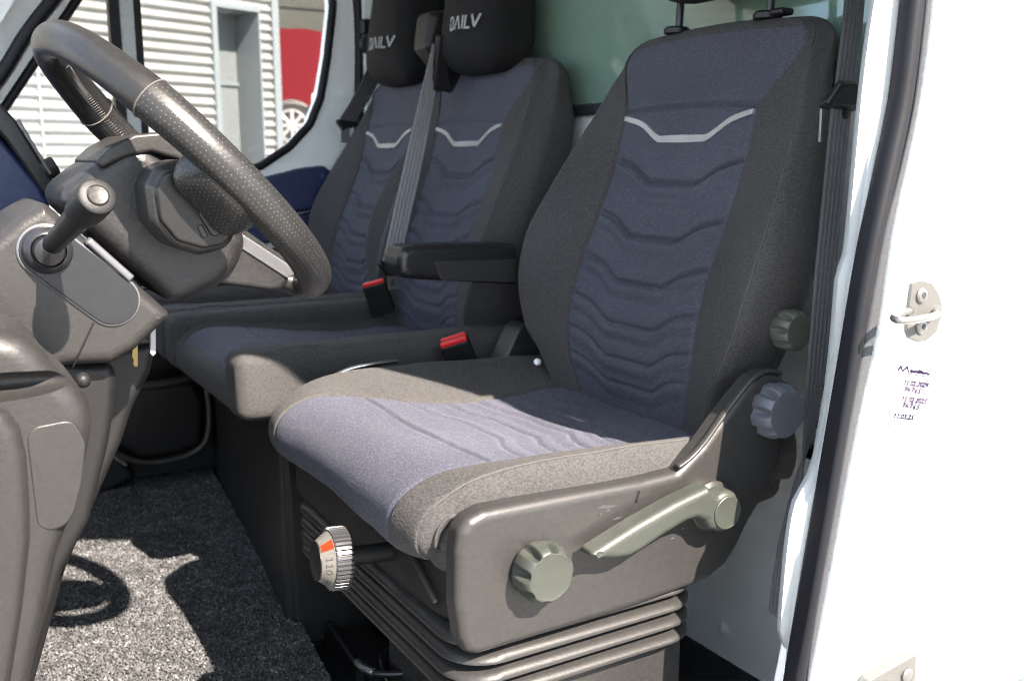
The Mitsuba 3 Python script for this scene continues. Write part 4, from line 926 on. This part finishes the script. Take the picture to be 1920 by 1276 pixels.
# loading ramp with the red car, dark hall behind
rp_ = thing('loading_ramp', 'concrete loading ramp beside the warehouse', 'ramp')
add(rp_, '', box(2.2, 11, 13.2, 22, -.70, .95), 'concrete', False)
hall = thing('neighbour_hall', 'dark hall standing behind the red car', 'building')
add(hall, 'wall', box(3, 22, 23, 24, -.7, 9), 'dark_wall', False)
for i in range(8): add(hall, 'wall_rib', box(3, 22, 22.95, 22.999, 1.2 + i*.5, 1.25 + i*.5), 'dark_wall', False)
car = thing('red_car', 'red car parked beyond the warehouse corner, seen through the far window', 'car')
CO, CAX = V3(4.70, 13.90, 0), V3(.857, -.515, 0); CN = V3(-.515, -.857, 0)
def cp_(a, b, c): q = CO + CAX*a + CN*c; return (q[0], q[1], b)
side = sg.Polygon([(-3.2, 1.13), (-3.25, 2.0), (-3.1, 2.50), (-2.6, 2.585), (.25, 2.575), (.62, 2.50), (.80, 2.2), (.86, 1.7), (.84, 1.30), (.72, 1.14)])
for wx in (0., -2.6): side = side.difference(sg.Point(wx, 1.25).buffer(.365))
side = side.buffer(-.0)
bodym = trimesh.creation.extrude_polygon(side, 1.7, engine='earcut')
bodym = trimesh.Trimesh(np.array([cp_(a, b, -c + .0) for a, b, c in bodym.vertices]), bodym.faces)
add(car, 'body', bodym, 'red_paint', 30)
for wx in (0., -2.6):
    k = add(car, 'wheel', lathe([(.30, -.20), (.315, -.17), (.315, -.03), (.29, .0), (.235, .0), (.23, -.02)], cp_(wx, 1.25, -.02), CN, 40), 'tyre', 40)
    sp_ = [lathe([(.232, -.03), (.232, .0), (.20, .004), (.198, -.05)], cp_(wx, 1.25, -.02), CN, 40), lathe([(.06, -.04), (.06, .0), (.001, .004)], cp_(wx, 1.25, -.02), CN, 20)]
    for j in range(8):
        t = j*math.pi/4; c_, s_ = math.cos(t), math.sin(t)
        sp_.append(tube([cp_(wx + .04*c_, 1.25 + .04*s_, -.03), cp_(wx + .21*c_, 1.25 + .21*s_, -.028)], .028, 8))
    add(car, k.split('__')[1] + '__rim', cat(*sp_), 'alloy', 40)
    add(car, k.split('__')[1] + '__hub', lathe([(.225, 0), (.225, .01), (.001, .01)], cp_(wx, 1.25, -.13), CN, 30), 'tyre', 40)
add(car, 'headlight', tm(hull([cp_(.34, 1.58, -.01) + (.05,), cp_(.60, 1.66, -.03) + (.06,), cp_(.34, 1.66, -.01) + (.04,)])), 'white_paint', 40)
